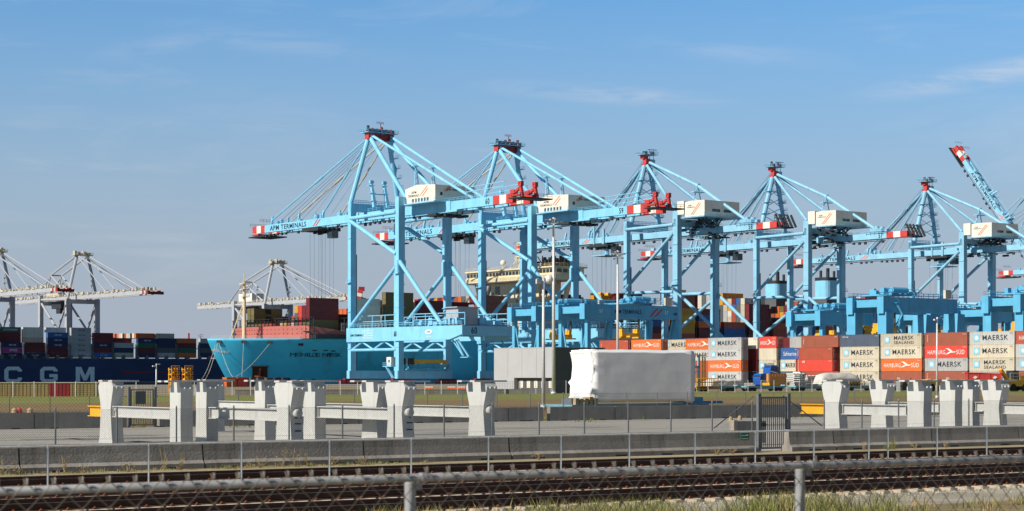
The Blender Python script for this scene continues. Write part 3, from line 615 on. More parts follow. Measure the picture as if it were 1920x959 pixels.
# ------------------------------------------------------------------ light poles
def pole(lab, px, Y, ytop, r, kind, cat='light mast'):
    z = zat(ytop, Y); p = at(px, Y); t = thing('light_mast' if z > 8 else 'street_lamp', lab, 'light mast' if z > 8 else 'street lamp', (p.x, p.y, 0), AR, 'lamp posts in the terminal')
    MB().tube((0, 0, 0), (0, 0, z), r, 10, r2=r * .62).tube((0, 0, 0), (0, 0, .4), r * 1.5, 10).build('pole', 'galv', t, smooth=True)
    if kind == 'flood':
        MB().tube((-1.9, 0, z - 1.0), (1.9, 0, z - .7), .07, 6).tube((-1.4, 0, z - 1.9), (1.4, 0, z - 1.6), .07, 6).tube((-1.2, .7, z - .4), (1.3, .7, z - .2), .05, 6).build('lamp_bracket', 'galv', t)
        for x, zz in ((-1.8, -.9), (-1.0, -.85), (.9, -.7), (1.7, -.62), (-1.3, -1.85), (1.2, -1.6), (.4, -.1), (-.5, -.25)):
            MB().box(x - .28, x + .28, -.35, .05, z + zz - .26, z + zz - .02).build('floodlight', 'grey', t)
    elif kind == 'globe':
        bm_ = bmesh.new(); bmesh.ops.create_uvsphere(bm_, u_segments=14, v_segments=10, radius=.40); me = bpy.data.meshes.new('g'); bm_.to_mesh(me); bm_.free(); me.materials.append(M['letterw'])
        o = bpy.data.objects.new('globe_lamp', me); C.objects.link(o); o.parent = t; o.location = (.55, 0, z - .2)
        MB().tube((-.45, 0, z - .35), (.5, 0, z - .25), .05, 6).box(-.75, -.3, -.1, .12, z - .6, z - .2).build('lamp_arm', 'galv', t)
    else:
        MB().tube((0, 0, z), (.15, 0, z + .1), .05, 6).box(-.55, -.05, -.12, .12, z - .3, z - .12).box(.0, .55, -.12, .12, z - .02, z + .12).build('lamp_head', 'letterw', t)
pole('thinner grey lamp post with globe light before the grey building', 1019, 163, 520, .17, 'globe')
pole('tall grey floodlight mast before the grey building', 1038, 300, 408, .30, 'flood')
pole('tall floodlight mast beside the blue yard gantry', 1158, 420, 470, .34, 'flood')
pole('lamp post in front of the right-hand container stacks', 1757, 242, 597, .16, 'lamp')
pole('small white double-headed lamp post in front of the navy ship', 293, 262, 684, .14, 'lamp')
pole('slim mast rising above the far container deck left of the ship bow', 376, 1150, 626, .5, 'flood')
Yc = 1500; p = at(354, Yc); t = thing('factory_chimney', 'distant slim chimney above the containers of the navy ship', 'chimney', (p.x, p.y, -2), 0)
MB().tube((0, 0, 0), (0, 0, zat(625, Yc) + 2), .9, 14, r2=.7).build('stack', 'darkred', t)
MB().tube((-1.9, 0, 0), (-1.9, 0, zat(630, Yc) - 2), .4, 8).build('flue_pipe', 'galvdull', t)

# ------------------------------------------------------------------ ship-to-shore cranes
def sts(name_lab, d, typ, num=None, trol=60, rope_z=None, raised=None, pal=None, extra=''):
    """local x = along the quay, local y = towards the water"""
    pal = pal or ('blue' if typ == 'A' else 'blue2')
    t = thing('ship_to_shore_crane', name_lab, 'crane', QB(d, 0), AQ, 'blue ship-to-shore cranes along the quay')
    Sx, G, c = (21.9, 30.5, 10.95) if typ == 'A' else (22.1, 29.1, 10.5)
    gz0, gz1 = (58.3, 61.2) if typ == 'A' else (57.2, 59.6)
    dx = 3.5 if typ == 'A' else 1.55
    # legs with a thick node, sills, bogies
    for x in (0, Sx):
        sx = 1 if x == 0 else -1
        m = MB()
        if typ == 'A':
            m.box(x - .2 if sx > 0 else x - 2.6 + .2, x + 2.4 if sx > 0 else x + .2, -1.1, 1.1, 41.5, 64.0)
            m.bar((x + sx * 1.1, 0, 38), (x + sx * 1.1, 0, 41.5), 2.1, 2.0, 0, 2.6, 2.2)
            m.box(min(x - sx * .1, x + sx * 2.0), max(x - sx * .1, x + sx * 2.0), -1.0, 1.0, 2.2, 38)
            m.box(min(x - sx * .5, x + sx * 2.9), max(x - sx * .5, x + sx * 2.9), -.9, .9, 38.0, 42.5)
        else:
            m.box(min(x, x + sx * 2.3), max(x, x + sx * 2.3), -1.35, 1.35, 2.2, 66)
        m.build('leg', pal, t)
        m = MB(); ztop = 60 if typ == 'A' else 64
        wx = 2.3 if typ == 'A' else 2.0
        m.box(min(x, x + sx * wx), max(x, x + sx * wx), G - .95, G + .95, 2.2, ztop)
        if typ == 'A': m.prism([(min(x, x + sx * wx), G + .95, ztop), (min(x, x + sx * wx), G - .95, ztop), (min(x, x + sx * wx), G - 1.3, 64), (min(x, x + sx * wx), G + .2, 64)], (wx, 0, 0))
        m.build('leg', pal, t)
        for yy, z0_, z1_ in ((0, 6, 60), (G, 6, 58)):
            sm_ = MB(); hw_ = (1.13 if typ == 'A' else 1.38) if yy == 0 else (.98 if typ == 'A' else .98); wx_ = 2.45 if typ == 'A' else 2.35
            for k in range(4):
                z = z0_ + (z1_ - z0_) * (k + .5) / 4
                if typ == 'A' and 36 < z < 44: continue
                sm_.box(min(x - sx * .22, x + sx * wx_), max(x - sx * .22, x + sx * wx_), yy - hw_ - .02, yy + hw_ + .02, z, z + .22)
            sm_.railing((x - sx * .5, yy - hw_ - .4, z1_ - 22), (x - sx * .5, yy + hw_ + .2, z1_ - 22), 1.0, 1.2, .12).box(min(x - sx * .9, x + sx * .1), max(x - sx * .9, x + sx * .1), yy - hw_ - .6, yy + hw_ + .3, z1_ - 22.2, z1_ - 22)
            tag(sm_.build('flange_bands', pal, t), kind='stuff')
        # side frame
        s_ = MB()
        if typ == 'A':
            bz = 14.9; s_.prism([(x - .6 * sx - .1, G + .8, bz), (x - .6 * sx - .1, G + .8, 19.8), (x - .6 * sx - .1, -38.7, 19.4), (x - .6 * sx - .1, -38.7, 16.6), (x - .6 * sx - .1, -31.5, bz)], (1.5 * sx, 0, 0))
        else:
            s_.prism([(x - .5 * sx, G + .8, 13.6), (x - .5 * sx, G + .8, 17.2), (x - .5 * sx, -28, 17.2), (x - .5 * sx, -28, 14.9)], (1.4 * sx, 0, 0))
        pb_ = s_.build('portal_beam', pal, t)
        if typ == 'A':
            if x == 0:
                text(num or '60', 1.5, 1.9, 'black', pb_, (-.79, .2, 17.3))
                for k in range(4): text('CAUTION ' * 3, 7, .55, 'letterb', pb_, (-.79, 17.5, 16.1 + .85 * k))
                text('APM TERMINALS', 8.5, .8, 'letter', pb_, (-.79, 24.4, 17.2))
                m2 = MB(); m2.prism([(-.79, -19.8 + 2.1 * math.cos(a), 17.6 + .75 * math.sin(a)) for a in [i * math.pi / 6 for i in range(12)]], (-.03, 0, 0)); m2.build('maker_emblem', 'letterb', pb_)
                text('ZPMC', 2.6, .7, 'letter', pb_, (-.84, -19.8, 17.6)); text('2014', 2.8, .5, 'letterb', pb_, (-.79, -19.8, 16.0))
            tr = MB(); zz = 12.0; y0, y1 = 1.2, G - 1.2; n = 4
            tr.tube((x + .2 * sx, y0, zz), (x + .2 * sx, y1, zz), .5, 8)
            ys = [y0 + (y1 - y0) * i / n for i in range(n + 1)]
            for i in range(n): tr.tube((x + .2 * sx, ys[i], 14.8 if i % 2 else zz + .1), (x + .2 * sx, ys[i + 1], zz + .1 if i % 2 else 14.8), .34, 6)
            tr.build('portal_truss', pal, t)
            rl = MB(); rl.railing((x - .6 * sx, G - 1.5, 19.85), (x - .6 * sx, 1.3, 19.8), 1.3, 2.2, .16); rl.railing((x - .6 * sx, -1.5, 19.8), (x - .6 * sx, -38, 19.45), 1.3, 2.2, .16)
            rl.railing((x + 1.6 * sx, 26, 19.9), (x + 1.6 * sx, 2, 19.9), 4.0, 6.2, .34).railing((x + 1.6 * sx, -7, 19.8), (x + 1.6 * sx, -37, 19.6), 4.0, 6.2, .34)
            rl.build('railing', pal, t)
            br = [((x, G - .5, 20.0), (x, .8, 40.2)), ((x, G - .5, 57.8), (x, .8, 44.6)), ((x + .4 * sx, -.8, 42.0), (x + .4 * sx, -25.8, 19.8)), ((x, G - .5, 58.6), (x, .8, 58.9))]
            rr = .72
        else:
            br = [((x, G - .6, 37.5), (x, 1, 57.6)), ((x, G - .6, 35.6), (x, 1, 35.2)), ((x, G - .6, 18), (x, 1, 33.4)), ((x + .6 * sx, -1.2, 34.6), (x + .6 * sx, -25.5, 17.4)), ((x, G - .6, 60.7), (x, 1, 60.9))]
            rr = .66
        for p, q in br: MB().tube(p, q, rr, 10).build('brace', pal, t, smooth=False)
    for y, nm in ((G, 'sill_beam'), (0, 'sill_beam')):
        MB().box(-.5, Sx + .5, y - .9, y + .9, 2.0, 4.8).build(nm, pal, t)
        for x in (1, Sx - 1):
            b_ = MB()
            for k in (-3, -1, 1, 3): b_.box(x + k * 1.3 - 1.1, x + k * 1.3 + 1.1, y - .7, y + .7, .15, 1.5)
            b_.box(x - 3.2, x + 3.2, y - .8, y + .8, 1.5, 2.0); b_.build('bogie', 'darkred', t)
    zt = 61.2 if typ == 'A' else 60.2
    for y in ((G, 0)): MB().box(-.1 if typ == 'A' else 0, Sx + .1, y - .85, y + .85, zt, zt + 2.9).build('cross_beam', pal, t)
    MB().railing((0, G - .8, zt + 2.9), (Sx, G - .8, zt + 2.9), 1.2, 2, .12).railing((0, G + .8, zt + 2.9), (Sx, G + .8, zt + 2.9), 1.2, 2, .12).build('railing', pal, t)
    MB().tube((Sx - .1, G + .6, 20), (Sx - .1, G + .6, 44), .22, 6).tube((2.7, G - .4, 4), (2.7, G - .4, 46), .26, 6).build('lift_mast', 'dark', t)
    # girder (backreach to hinge) and boom
    endu = -45.5 if typ == 'A' else -35.5; tipu = 110 if typ == 'A' else 109
    def girder(parent, ya, yb, z0, z1, w_=1.5):
        for x in (c - dx, c + dx):
            MB().box(x - w_ / 2, x + w_ / 2, ya, yb, z0, z1).build('girder', pal, parent)
        tr = MB(); n = max(2, int((yb - ya) / 8))
        for i in range(n + 1):
            y = ya + 1 + (yb - ya - 2) * i / n; tr.box(c - dx + w_ / 2 + .01, c + dx - w_ / 2 - .01, y - .4, y + .4, z0 + .8, z1 - .4)
        tr.build('cross_tie', pal, parent)
        r_ = MB()
        for x in (c - dx - w_ / 2 - .1, c + dx + w_ / 2 + .1):
            r_.railing((x, ya + 1, z1), (x, yb - 1, z1), 1.1, 2.6, .10)
        r_.build('railing', pal, parent)
        u_ = MB(); x = c - dx - w_ / 2 - .25; nn_ = int((yb - ya) / 3)
        u_.tube((x, ya, z0 - .9), (x, yb, z0 - .9), .13, 4)
        for i in range(nn_):
            y = ya + (i + .5) * (yb - ya) / nn_; u_.tube((x, y, z0 - .9), (x, y, z0 + .02), .07, 4)
            if random.random() < .6: u_.box(x - .3, x + .3, y - .5, y + .6, z0 - 1.5 - random.random() * .5, z0 - .9)
        u_.build('cable_festoon', 'dark', parent)
    girder(t, endu, 34.5, gz0, gz1)
    if typ == 'A':                                                  # heavier, deeper part under the machinery house
        MB().box(c - dx - 1.2, c + dx + 1.2, -26, -1.2, gz0 - .7, gz0 - .05).box(c - dx - 1.0, c - dx - .76, -22, 1, gz0 - .4, gz1 + .2).build('girder_saddle', pal, t)
    # the striped backreach end
    e = MB(); L_ = 10.5
    for x in (c - dx, c + dx):
        e = MB()
        for k in range(3): e.box(x - .78, x + .78, endu - L_ + k * L_ / 3, endu - L_ + (k + 1) * L_ / 3, gz0 + .05, gz1 - .02, k % 2)
        e.build('striped_girder_end', ['red', 'white'], t)
    if num: text(num, 2.2, 2.0, 'black', t, (c - dx - .79, endu + 3, (gz0 + gz1) / 2), FL)
    if typ == 'A':
        MB().box(c - dx - 2.6, c + dx + 3.4, -62.5, -56.2, gz0 + 1.0, gz0 + 1.4).railing((c - dx - 2.6, -56.3, gz0 + 1.4), (c - dx - 2.6, -62.4, gz0 + 1.4), 1.2, 1.5, .12).railing((c - dx - 2.5, -62.4, gz0 + 1.4), (c + dx + 3.3, -62.4, gz0 + 1.4), 1.2, 1.8, .12).build('end_platform', 'dark', t)
        for x in (c - 3.6, c + 2.2):
            s_ = MB(); s_.bar((x, -60.2, gz0 + 1.4), (x, -59.2, gz0 + 6.0), .9, 1.2, 0, .8, .8).box(x - .6, x + .6, -60.2, -58.6, gz0 + 5.0, gz0 + 6.6).bar((x, -55.6, gz0 + 3.0), (x, -58.8, gz0 + 4.4), .9, .8).box(x - .7, x + .7, -57, -54.6, gz0 + 2.9, gz0 + 4.2).tube((x - .8, -59.2, gz0 + 6.2), (x + .8, -59.2, gz0 + 6.2), .45, 10)
            s_.box(x - .8, x + .8, -60, -55, gz0 + 2.0, gz0 + 2.6); s_.build('rope_sheave_frame', 'red', t)
        m_ = MB()
        for x in (c - dx - 1, c + dx + 1): m_.tube((x, -30, gz1 + 2.3), (x, -52, gz1 + 2.8), .14, 5).tube((x, -34, gz1 + 3.8), (x, -52, gz1 + 4.2), .14, 5)
        for y in range(-51, -30, 5):
            for x in (c - dx - 1, c + dx + 1): m_.tube((x, y, gz1), (x, y, gz1 + 4.0), .12, 4)
        m_.build('overhead_pipework', pal, t)
    else:
        m_ = MB()
        m_.railing((c - dx - 2, endu - L_, gz1), (c + dx + 2, endu - L_, gz1), 2.2, 1.8, .25).box(c - dx - 1, c + dx + 1, endu - L_ - 4, endu - L_ - .05, gz0 - .3, gz0 + .2)
        for k in range(5): m_.bar((c - 4 + 2 * k, endu - L_ - 3.6, gz0 + .2), (c - 4 + 2 * k, endu - L_ - 1.0, gz1 + 2.4), .5, .7)
        m_.build('end_platform', 'dark', t)
    # boom, level or raised about its hinge
    if raised: 
        bo = bpy.data.objects.new('boom', None); C.objects.link(bo); bo.parent = t; bo.location = (0, 35, gz1); bo.rotation_euler = (R(raised), 0, 0); oy, oz = 35, gz1
    else:
        bo = bpy.data.objects.new('boom', None); C.objects.link(bo); bo.parent = t; bo.location = (0, 35, gz1); oy, oz = 35, gz1
    girder(bo, 35.2 - oy, tipu - 8 - oy, gz0 - oz, gz1 - oz, 1.5)
    e = MB()
    for x in (c - dx, c + dx):
        e.box(x - .78, x + .78, tipu - 8 - oy, tipu - 5 - oy, gz0 - oz + .05, gz1 - oz - .02, 0).box(x - .78, x + .78, tipu - 5 - oy, tipu - 1.8 - oy, gz0 - oz + .1, gz1 - oz - .02, 1).box(x - .78, x + .78, tipu - 1.8 - oy, tipu + 1.5 - oy, gz0 - oz + .5, gz1 - oz - .02, 0)
    e.box(c - dx - .8, c + dx + .8, tipu - 3 - oy, tipu + 2 - oy, gz0 - oz - .7, gz0 - oz - .1, 0)
    e.build('striped_boom_tip', ['red', 'white'], bo)
    MB().box(c - dx - 1.6, c + dx + 1.6, tipu - 9 - oy, tipu + 3.2 - oy, gz0 - oz - 1.5, gz0 - oz - 1.05).railing((c - dx - .9, tipu + 3 - oy, gz1 - oz), (c + dx + .9, tipu + 3 - oy, gz1 - oz), 1.2, 2, .1).railing((c - 3, tipu - 2 - oy, gz1 - oz + 1.6), (c + 3, tipu - 2 - oy, gz1 - oz + 1.6), 1.2, 1.5, .12, 1).build('tip_platform', ['dark', 'red'], bo)
    Lx = (c - dx - .78, 0, 0)
    text('APM TERMINALS', 27 if typ == 'A' else 24, 1.9 if typ == 'A' else 1.6, 'letter', bo, (c - dx - .79, (84.5 if typ == 'A' else 81) - oy, (gz0 + gz1) / 2 - oz), FL)
    for k in range(2):
        y = (66.5 if typ == 'A' else 66) - oy - 1.9 * k; MB().prism([(c - dx - .76, y, gz0 - oz + .3), (c - dx - .76, y - .8, gz0 - oz + .3), (c - dx - .76, y - 4.0, gz1 - oz - .3), (c - dx - .76, y - 3.2, gz1 - oz - .3)], (-.04, 0, 0)).build('logo_stripe', 'orange' if typ == 'B' else 'red', bo)
    for y in ((98 if typ == 'A' else 62.5), 60.6, 78):
        for x in (c - dx, c + dx): MB().bar((x, y - oy, gz1 - oz), (x, y - 1 - oy, gz1 - oz + 3.2), .9, 1.0, 0, .5, .5).build('stay_bracket', pal, bo)
    bx = MB()
    for _ in range(9):
        y = random.uniform(38, 104) - oy; bx.box(c - dx - .7, c - dx + .5, y, y + random.uniform(.6, 2), gz1 - oz, gz1 - oz + random.uniform(.6, 1.6))
    tag(bx.build('equipment_boxes', pal, bo), kind='stuff')
    # mast
    ax = 4.2 if typ == 'A' else 1.3
    az = 88.0; au = 27.8
    if typ == 'A':
        legs = [((c - ax, au + .4, az), (.6, G + .3, 63.6), .85), ((c + ax, au + .4, az), (Sx - .6, G + .3, 63.6), .85), ((c - ax, au - .6, az - .6), (3.6, -.6, 63.2), .75), ((c + ax, au - .6, az - .6), (Sx - 3.2, -.6, 63.2), .75)]
    else:
        legs = [((c - ax, au, az - 1.5), (3.0, G, 63.0), 1.0), ((c + ax, au, az - 1.5), (Sx - 4.0, G, 63.0), 1.0), ((c - ax, au - 1.4, az - 1.5), (1.2, .5, 66.1), .6), ((c + ax, au - 1.4, az - 1.5), (Sx - 1.2, .5, 66.1), .6)]
    for p, q, rr in legs: MB().tube(p, q, rr, 10).build('mast_leg', pal, t)
    hd = MB()
    if typ == 'A':
        hd.box(c - ax - 1.2, c - ax + 1.2, au - 1.3, au + 1.3, az - 1.0, az + 1.2).box(c - ax + 1.2, c + ax - 1.2, au - 1.1, au + 1.1, az - 1.2, az + .9, 1).box(c + ax - 1.2, c + ax + 1.2, au - 1.3, au + 1.3, az - 1.2, az + 1.2, 1)
    else:
        hd.box(c - 1.7, c + 1.1, au - 1.0, au + 1.4, az - 1.7, az - .5).box(c - 1.3, c + .9, au - .8, au + 1.2, az - .5, az + 1.4).box(c - 2.0, c + .3, au - .3, au + 2.0, az + 1.4, az + 2.8)
    hd.build('mast_head', ['red', 'darkred'], t)
    pf = MB(); wv = ax + 2.2
    pf.box(c - wv, c + wv, au - 2.6, au + 2.8, az + 1.25 if typ == 'A' else az + 2.85, az + 1.45 if typ == 'A' else az + 3.0)
    zt_ = az + 1.45 if typ == 'A' else az + 3.0
    for q in (((c - wv, au - 2.6), (c + wv, au - 2.6)), ((c - wv, au + 2.8), (c + wv, au + 2.8)), ((c - wv, au - 2.6), (c - wv, au + 2.8)), ((c + wv, au - 2.6), (c + wv, au + 2.8))):
        pf.railing((*q[0], zt_), (*q[1], zt_), 1.1, 1.4, .13)
    pf.build('mast_platform', pal, t)
    sh = MB(); k_ = 6 if typ == 'A' else 2
    for i in range(k_):
        x = c - ax - .6 + (2 * ax + 1.2) * i / (k_ - 1); hz = random.uniform(.8, 2.0)
        sh.tube((x - .25, au, zt_ + hz), (x + .25, au, zt_ + hz), .62 if typ == 'A' else .5, 12, mi=i % 2).bar((x, au - .9, zt_), (x, au, zt_ + hz + .4), .3, .5).bar((x, au + .9, zt_), (x, au, zt_ + hz + .4), .3, .5).box(x - .5, x + .5, au - 1.6, au - .8, zt_, zt_ + 1.1)
    sh.build('sheave', ['dark', 'darkred'], t)
    if typ == 'A': MB().tube((c + .5, au, zt_), (c + .5, au, zt_ + 3.4), .12, 5).railing((c - 1.2, au, zt_ + 3.2), (c + 1.8, au, zt_ + 3.2), .8, 1, .14).build('davit', 'red', t)
    else: MB().box(c + 1.2, c + 3.4, au - .9, au + .9, az - 2, az + 1.2).tube((c + 1.3, au, az), (c + 1.3, au, az + 5), .12, 5).tube((c + 3.3, au, az), (c + 3.3, au, az + 5), .12, 5).bar((c, au, az + 5.1), (c + 5, au, az + 5.2), .3, .3).tube((c + 1.3, au, az + 2.6), (c + 3.3, au, az + 4.8), .09, 4).build('davit', pal, t)
    # ladder and landings down one mast leg
    ld = MB(); p, q, rr = legs[1]; p = Vector(p); q = Vector(q)
    for k in range(1, 7):
        s_ = p.lerp(q, k / 7); ld.box(s_.x - .2, s_.x + 2.4, s_.y - 1.1, s_.y + 1.1, s_.z - .1, s_.z + .05).railing((s_.x + 2.4, s_.y - 1.1, s_.z), (s_.x + 2.4, s_.y + 1.1, s_.z), 1.1, 1.1, .1)
    for k in range(6):
        a = p.lerp(q, (k + 1) / 7); b2 = p.lerp(q, min(1, (k + 2) / 7)); ld.bar(a + Vector((1.9 - (k % 2) * 1.3, .6, .1)), b2 + Vector((.6 + (k % 2) * 1.3, .6, 0)), .55, .12)
    if typ == 'B':
        for sgn in (0, 1):
            p, q, rr = legs[sgn]; p = Vector(p); q = Vector(q)
            for k in range(1, 5):
                s_ = p.lerp(q, k / 5 + .05); ld.box(s_.x - 1.7, s_.x + 1.7, s_.y - 1.5, s_.y + 1.5, s_.z - .1, s_.z + .1).railing((s_.x - 1.7, s_.y - 1.5, s_.z), (s_.x + 1.7, s_.y - 1.5, s_.z), 1.0, 1.1, .12)
        for k in range(5):
            z0 = 66 + k * 4; z1 = z0 + 4; w0 = 6.4 * (1 - (z0 - 63) / 26) + 1; w1 = 6.4 * (1 - (z1 - 63) / 26) + 1
            ld.tube((c - w0, G - .6, z0), (c + w1, G - 1, z1), .16, 4).tube((c + w0, G - .6, z0), (c - w1, G - 1, z1), .16, 4)
    ld.build('access_ladder', pal, t)
    # stays
    if raised:
        ca, sa = math.cos(R(raised)), math.sin(R(raised))
        def bp_(u_): y = u_ - 35; return (35 + y * ca, gz1 + y * sa)
    else:
        def bp_(u_): return (u_, gz1 + 1.5)
    outs = [(c - dx, 98), (c + dx, 95), (c - dx, 60.6), (c + dx, 59)] if typ == 'A' else [(c - dx + .6, 64), (c + dx - .6, 62), (c - 1, 50)]
    for x, u_ in outs:
        yy, zz = bp_(u_); q = (x, yy, zz); p = (c + (x - c) * (1.1 if typ == 'A' else .4), au, az + .2)
        if raised:
            mid = (x, (p[1] + yy) / 2 + 2, max(p[2], zz) * .5 + min(p[2], zz) * .5 + 5); MB().tube(p, mid, .26, 6).tube(mid, q, .26, 6).build('fore_stay', pal, t)
        else: MB().tube(p, q, .30 if typ == 'A' else .42, 6).tube(Vector(p).lerp(Vector(q), .46), Vector(p).lerp(Vector(q), .54), .45, 6).build('fore_stay', pal if x < c + 1 else 'palegrey', t)
    rp_ = MB()
    for k in range(5):
        x = c - 2 + k; yy, zz = bp_((93 if typ == 'A' else 60) - 2.2 * k); rp_.tube((x * .6 + c * .4, au + .8, az + 1 - .2 * k), (x, yy, zz), .07, 4)
    for k in range(3):
        x = c - 2 + 2 * k; yy, zz = bp_((70 if typ == 'A' else 47) - 3 * k); rp_.tube((x, au + .8, az), (x, yy, zz), .05, 4)
    rp_.build('hoist_rope', 'rope', t)
    if typ == 'A':
        for x, ue in ((c - dx, -34.0), (c + dx, -32.0)):
            p = Vector((x + (x - c) * .2, au - .6, az + .6)); q = Vector((x, ue, gz1)); k_ = p.lerp(q, .46)
            MB().tube(p, q, .50, 8).tube(q + Vector((0, .2, .1)), q + Vector((0, -.6, .3)), .8, 8).build('back_stay', pal, t)
            s_ = MB(); s_.tube((k_.x, k_.y + .2, k_.z), (k_.x - .9, k_.y - .5, 67), .22, 5).tube((k_.x, k_.y + .2, k_.z), (k_.x + .9, k_.y - .5, 67), .22, 5)
            for j in range(4): s_.tube((k_.x - .8 + .1 * j, k_.y - .3, 68 + 2 * j), (k_.x + .8 - .2 * j, k_.y - .3, 69.5 + 2 * j), .1, 4)
            s_.box(k_.x - 1.3, k_.x + 1.3, k_.y - .7, k_.y + .9, k_.z - 1.2, k_.z - 1.0).railing((k_.x - 1.3, k_.y - .7, k_.z - 1.0), (k_.x + 1.3, k_.y - .7, k_.z - 1.0), 1.0, 1.3, .1); s_.build('stay_support', pal, t)
        for x in (3.2, 8.6):
            s_ = MB(); s_.bar((x, 19.0, 62), (x + .2, 21.5, 71), 1.3, 1.2, 0, .7, .7)
            for j in range(3): s_.box(x - 1.0, x + 1.2, 19.2 + j * .8, 20.9 + j * .8, 64.2 + 2.8 * j, 64.35 + 2.8 * j)
            s_.box(x - .5, x + 1, 21, 22, 70.6, 71.6); s_.build('boom_latch_tower', pal, t)
        MB().box(3.5, 9, 20.2, 20.5, 66.6, 66.9).build('latch_walkway', pal, t)
    else:
        kp = Vector((c, -1.6, 76.3)); p = Vector((c, au - 1.5, az - .3)); q = Vector((c, -27, gz1 + 2.2))
        MB().tube(p, kp, .62, 8).tube(kp, q, .62, 8).tube(kp + Vector((0, .6, 0)), kp - Vector((0, .6, 0)), .85, 8).build('back_stay', pal, t)
        s_ = MB(); s_.tube(kp, (c - 2.4, -1, 69.4), .25, 5).tube(kp, (c + 2.4, -1, 69.4), .25, 5).box(c - 3.0, c + 2.6, -2.6, -.8, 73.6, 73.9).railing((c - 3.0, -2.6, 73.9), (c + 2.6, -2.6, 73.9), 1.0, 1.4, .12); s_.build('stay_support', pal, t)
        s_ = MB()
        for x in (c - dx, c + dx): s_.tube(q, (x, -29, gz1), .5, 6).box(x - .9, x + .9, -33, -27, gz1, gz1 + 1.6).tube((x, -30, gz1 + 1.2), (x, -30, gz1 + 2.6), .9, 10)
        s_.railing((c - dx - 2, -25, gz1), (c - dx - 2, -36, gz1), 1.2, 2, .2); s_.build('stay_anchor', pal, t)
    # machinery house
    if typ == 'A': hx0, hx1, hy0, hy1, hz0, hz1 = 3.0, 19.8, -18.2, -.4, 61.5, 67.0
    else: hx0, hx1, hy0, hy1, hz0, hz1 = .2, 18.4, -16.2, -5.4, 63.2, 69.2
    h_ = MB(); yc = (hy0 + hy1) / 2 + 2; pk = .7 if typ == 'A' else .15
    h_.prism([(hx0, hy0, hz0), (hx0, hy1, hz0), (hx0, hy1, hz1 - pk * .6), (hx0, yc, hz1 + pk), (hx0, hy0, hz1)], (hx1 - hx0, 0, 0))
    ho = h_.build('machinery_house', 'house', t)
    MB().box(hx0 - 1.2, hx1 + .6, hy0 - 1.1, hy1 + 1, hz0 - .35, hz0 - .01).build('house_platform', pal, ho)
    MB().railing((hx0 - 1.2, hy0 - 1.1, hz0), (hx0 - 1.2, hy1 + 1, hz0), 1.1, 2, .1).railing((hx0 - 1.2, hy0 - 1.1, hz0), (hx1 + .6, hy0 - 1.1, hz0), 1.1, 2, .1).build('railing', pal, ho)
    if typ == 'A':
        text('APM', 3.0, .85, 'black', ho, (hx0 - .03, -5.6, 65.2)); text('TERMINALS', 6.8, .85, 'black', ho, (hx0 - .03, -5.4, 64.1))
        for k in range(2): MB().prism([(hx0 - .01, -9.0 - 1.4 * k, 63.9 - .3 * k), (hx0 - .01, -9.6 - 1.4 * k, 63.9 - .3 * k), (hx0 - .01, -13.8 - .3 * k, 66.9 - .9 * k), (hx0 - .01, -13.2 - .3 * k, 66.9 - .9 * k)], (-.03, 0, 0)).build('logo_stripe', 'orange', ho)
        for k in range(6): MB().box(hx0 - .05, hx0 - .001, -5.6 - 1.75 * k, -4.6 - 1.75 * k, 61.9, 63.1).build('window', 'glass', ho)
        MB().box(hx0 + 2, hx0 + 3, hy0 - .05, hy0 - .001, 63.5, 64.6).build('window', 'glass', ho)
        MB().box(hx0 + 10.5, hx0 + 12.3, hy0 - .05, hy0 - .001, 61.6, 64.1).build('door', 'white', ho)
        text('APM TERMINALS', 6.5, .7, 'black', ho, (hx0 + 8, hy0 - .03, 65.6), FR)
        for k in range(2): MB().prism([(hx0 + 3.4 + .8 * k, hy0 - .01, 65 - .2 * k), (hx0 + 3.9 + .8 * k, hy0 - .01, 65 - .2 * k), (hx0 + 6 + .6 * k, hy0 - .01, 66.6), (hx0 + 5.5 + .6 * k, hy0 - .01, 66.6)], (0, -.03, 0)).build('logo_stripe', 'orange', ho)
        mm = MB()
        for k in range(5): mm.box(hx0 + 1 + 3 * k, hx0 + 2.6 + 3 * k, hy0 + 1, hy0 + 6, gz0 - 1.6, gz0 - .75)
        mm.build('underfloor_ducts', 'dark', ho)
    else:
        text('APM', 1.9, .55, 'letter', ho, (hx0 - .03, -8.0, 67.6)); text('TERMINALS', 4.4, .55, 'letter', ho, (hx0 - .03, -8.6, 66.9))
        for k in range(2): MB().prism([(hx0 - .01, -8.6 - 1.1 * k, 64.1), (hx0 - .01, -9.1 - 1.1 * k, 64.1), (hx0 - .01, -13.6 - 1.1 * k * .6, 68.4 - .5 * k), (hx0 - .01, -13.1 - 1.1 * k * .6, 68.4 - .5 * k)], (-.03, 0, 0)).build('logo_stripe', 'orange', ho)
        for k in range(2): MB().box(hx0 + 4 + 6 * k, hx0 + 8 + 6 * k, hy0 - .06, hy0 - .001, 65.0, 66.0).build('louvre', 'glass', ho)
        e_ = MB(); e_.box(0.1, 4.2, -4.9, -1.1, 64.5, 69.6); e_.build('electrical_house', 'house', t)
        text('58', .9, .8, 'letter', ho, (.06, -2.6, 66.0)) if False else None
        u_ = MB()
        for _ in range(34):
            x = random.uniform(hx0 + .5, hx1 - 3); y = random.uniform(hy0, hy1 + 6); z = random.uniform(gz0 - 2.5, hz0 - 1.2); u_.box(x, x + random.uniform(.6, 3), y, y + random.uniform(.6, 3), z, z + random.uniform(.4, 1.1))
        for _ in range(10):
            x = random.uniform(hx0, hx1); u_.tube((x, random.uniform(hy0, hy1), gz1), (x + random.uniform(-2, 2), random.uniform(hy0, hy1), hz0 - .3), .25, 5)
        tag(u_.build('winch_gear', 'dark', ho), kind='stuff')
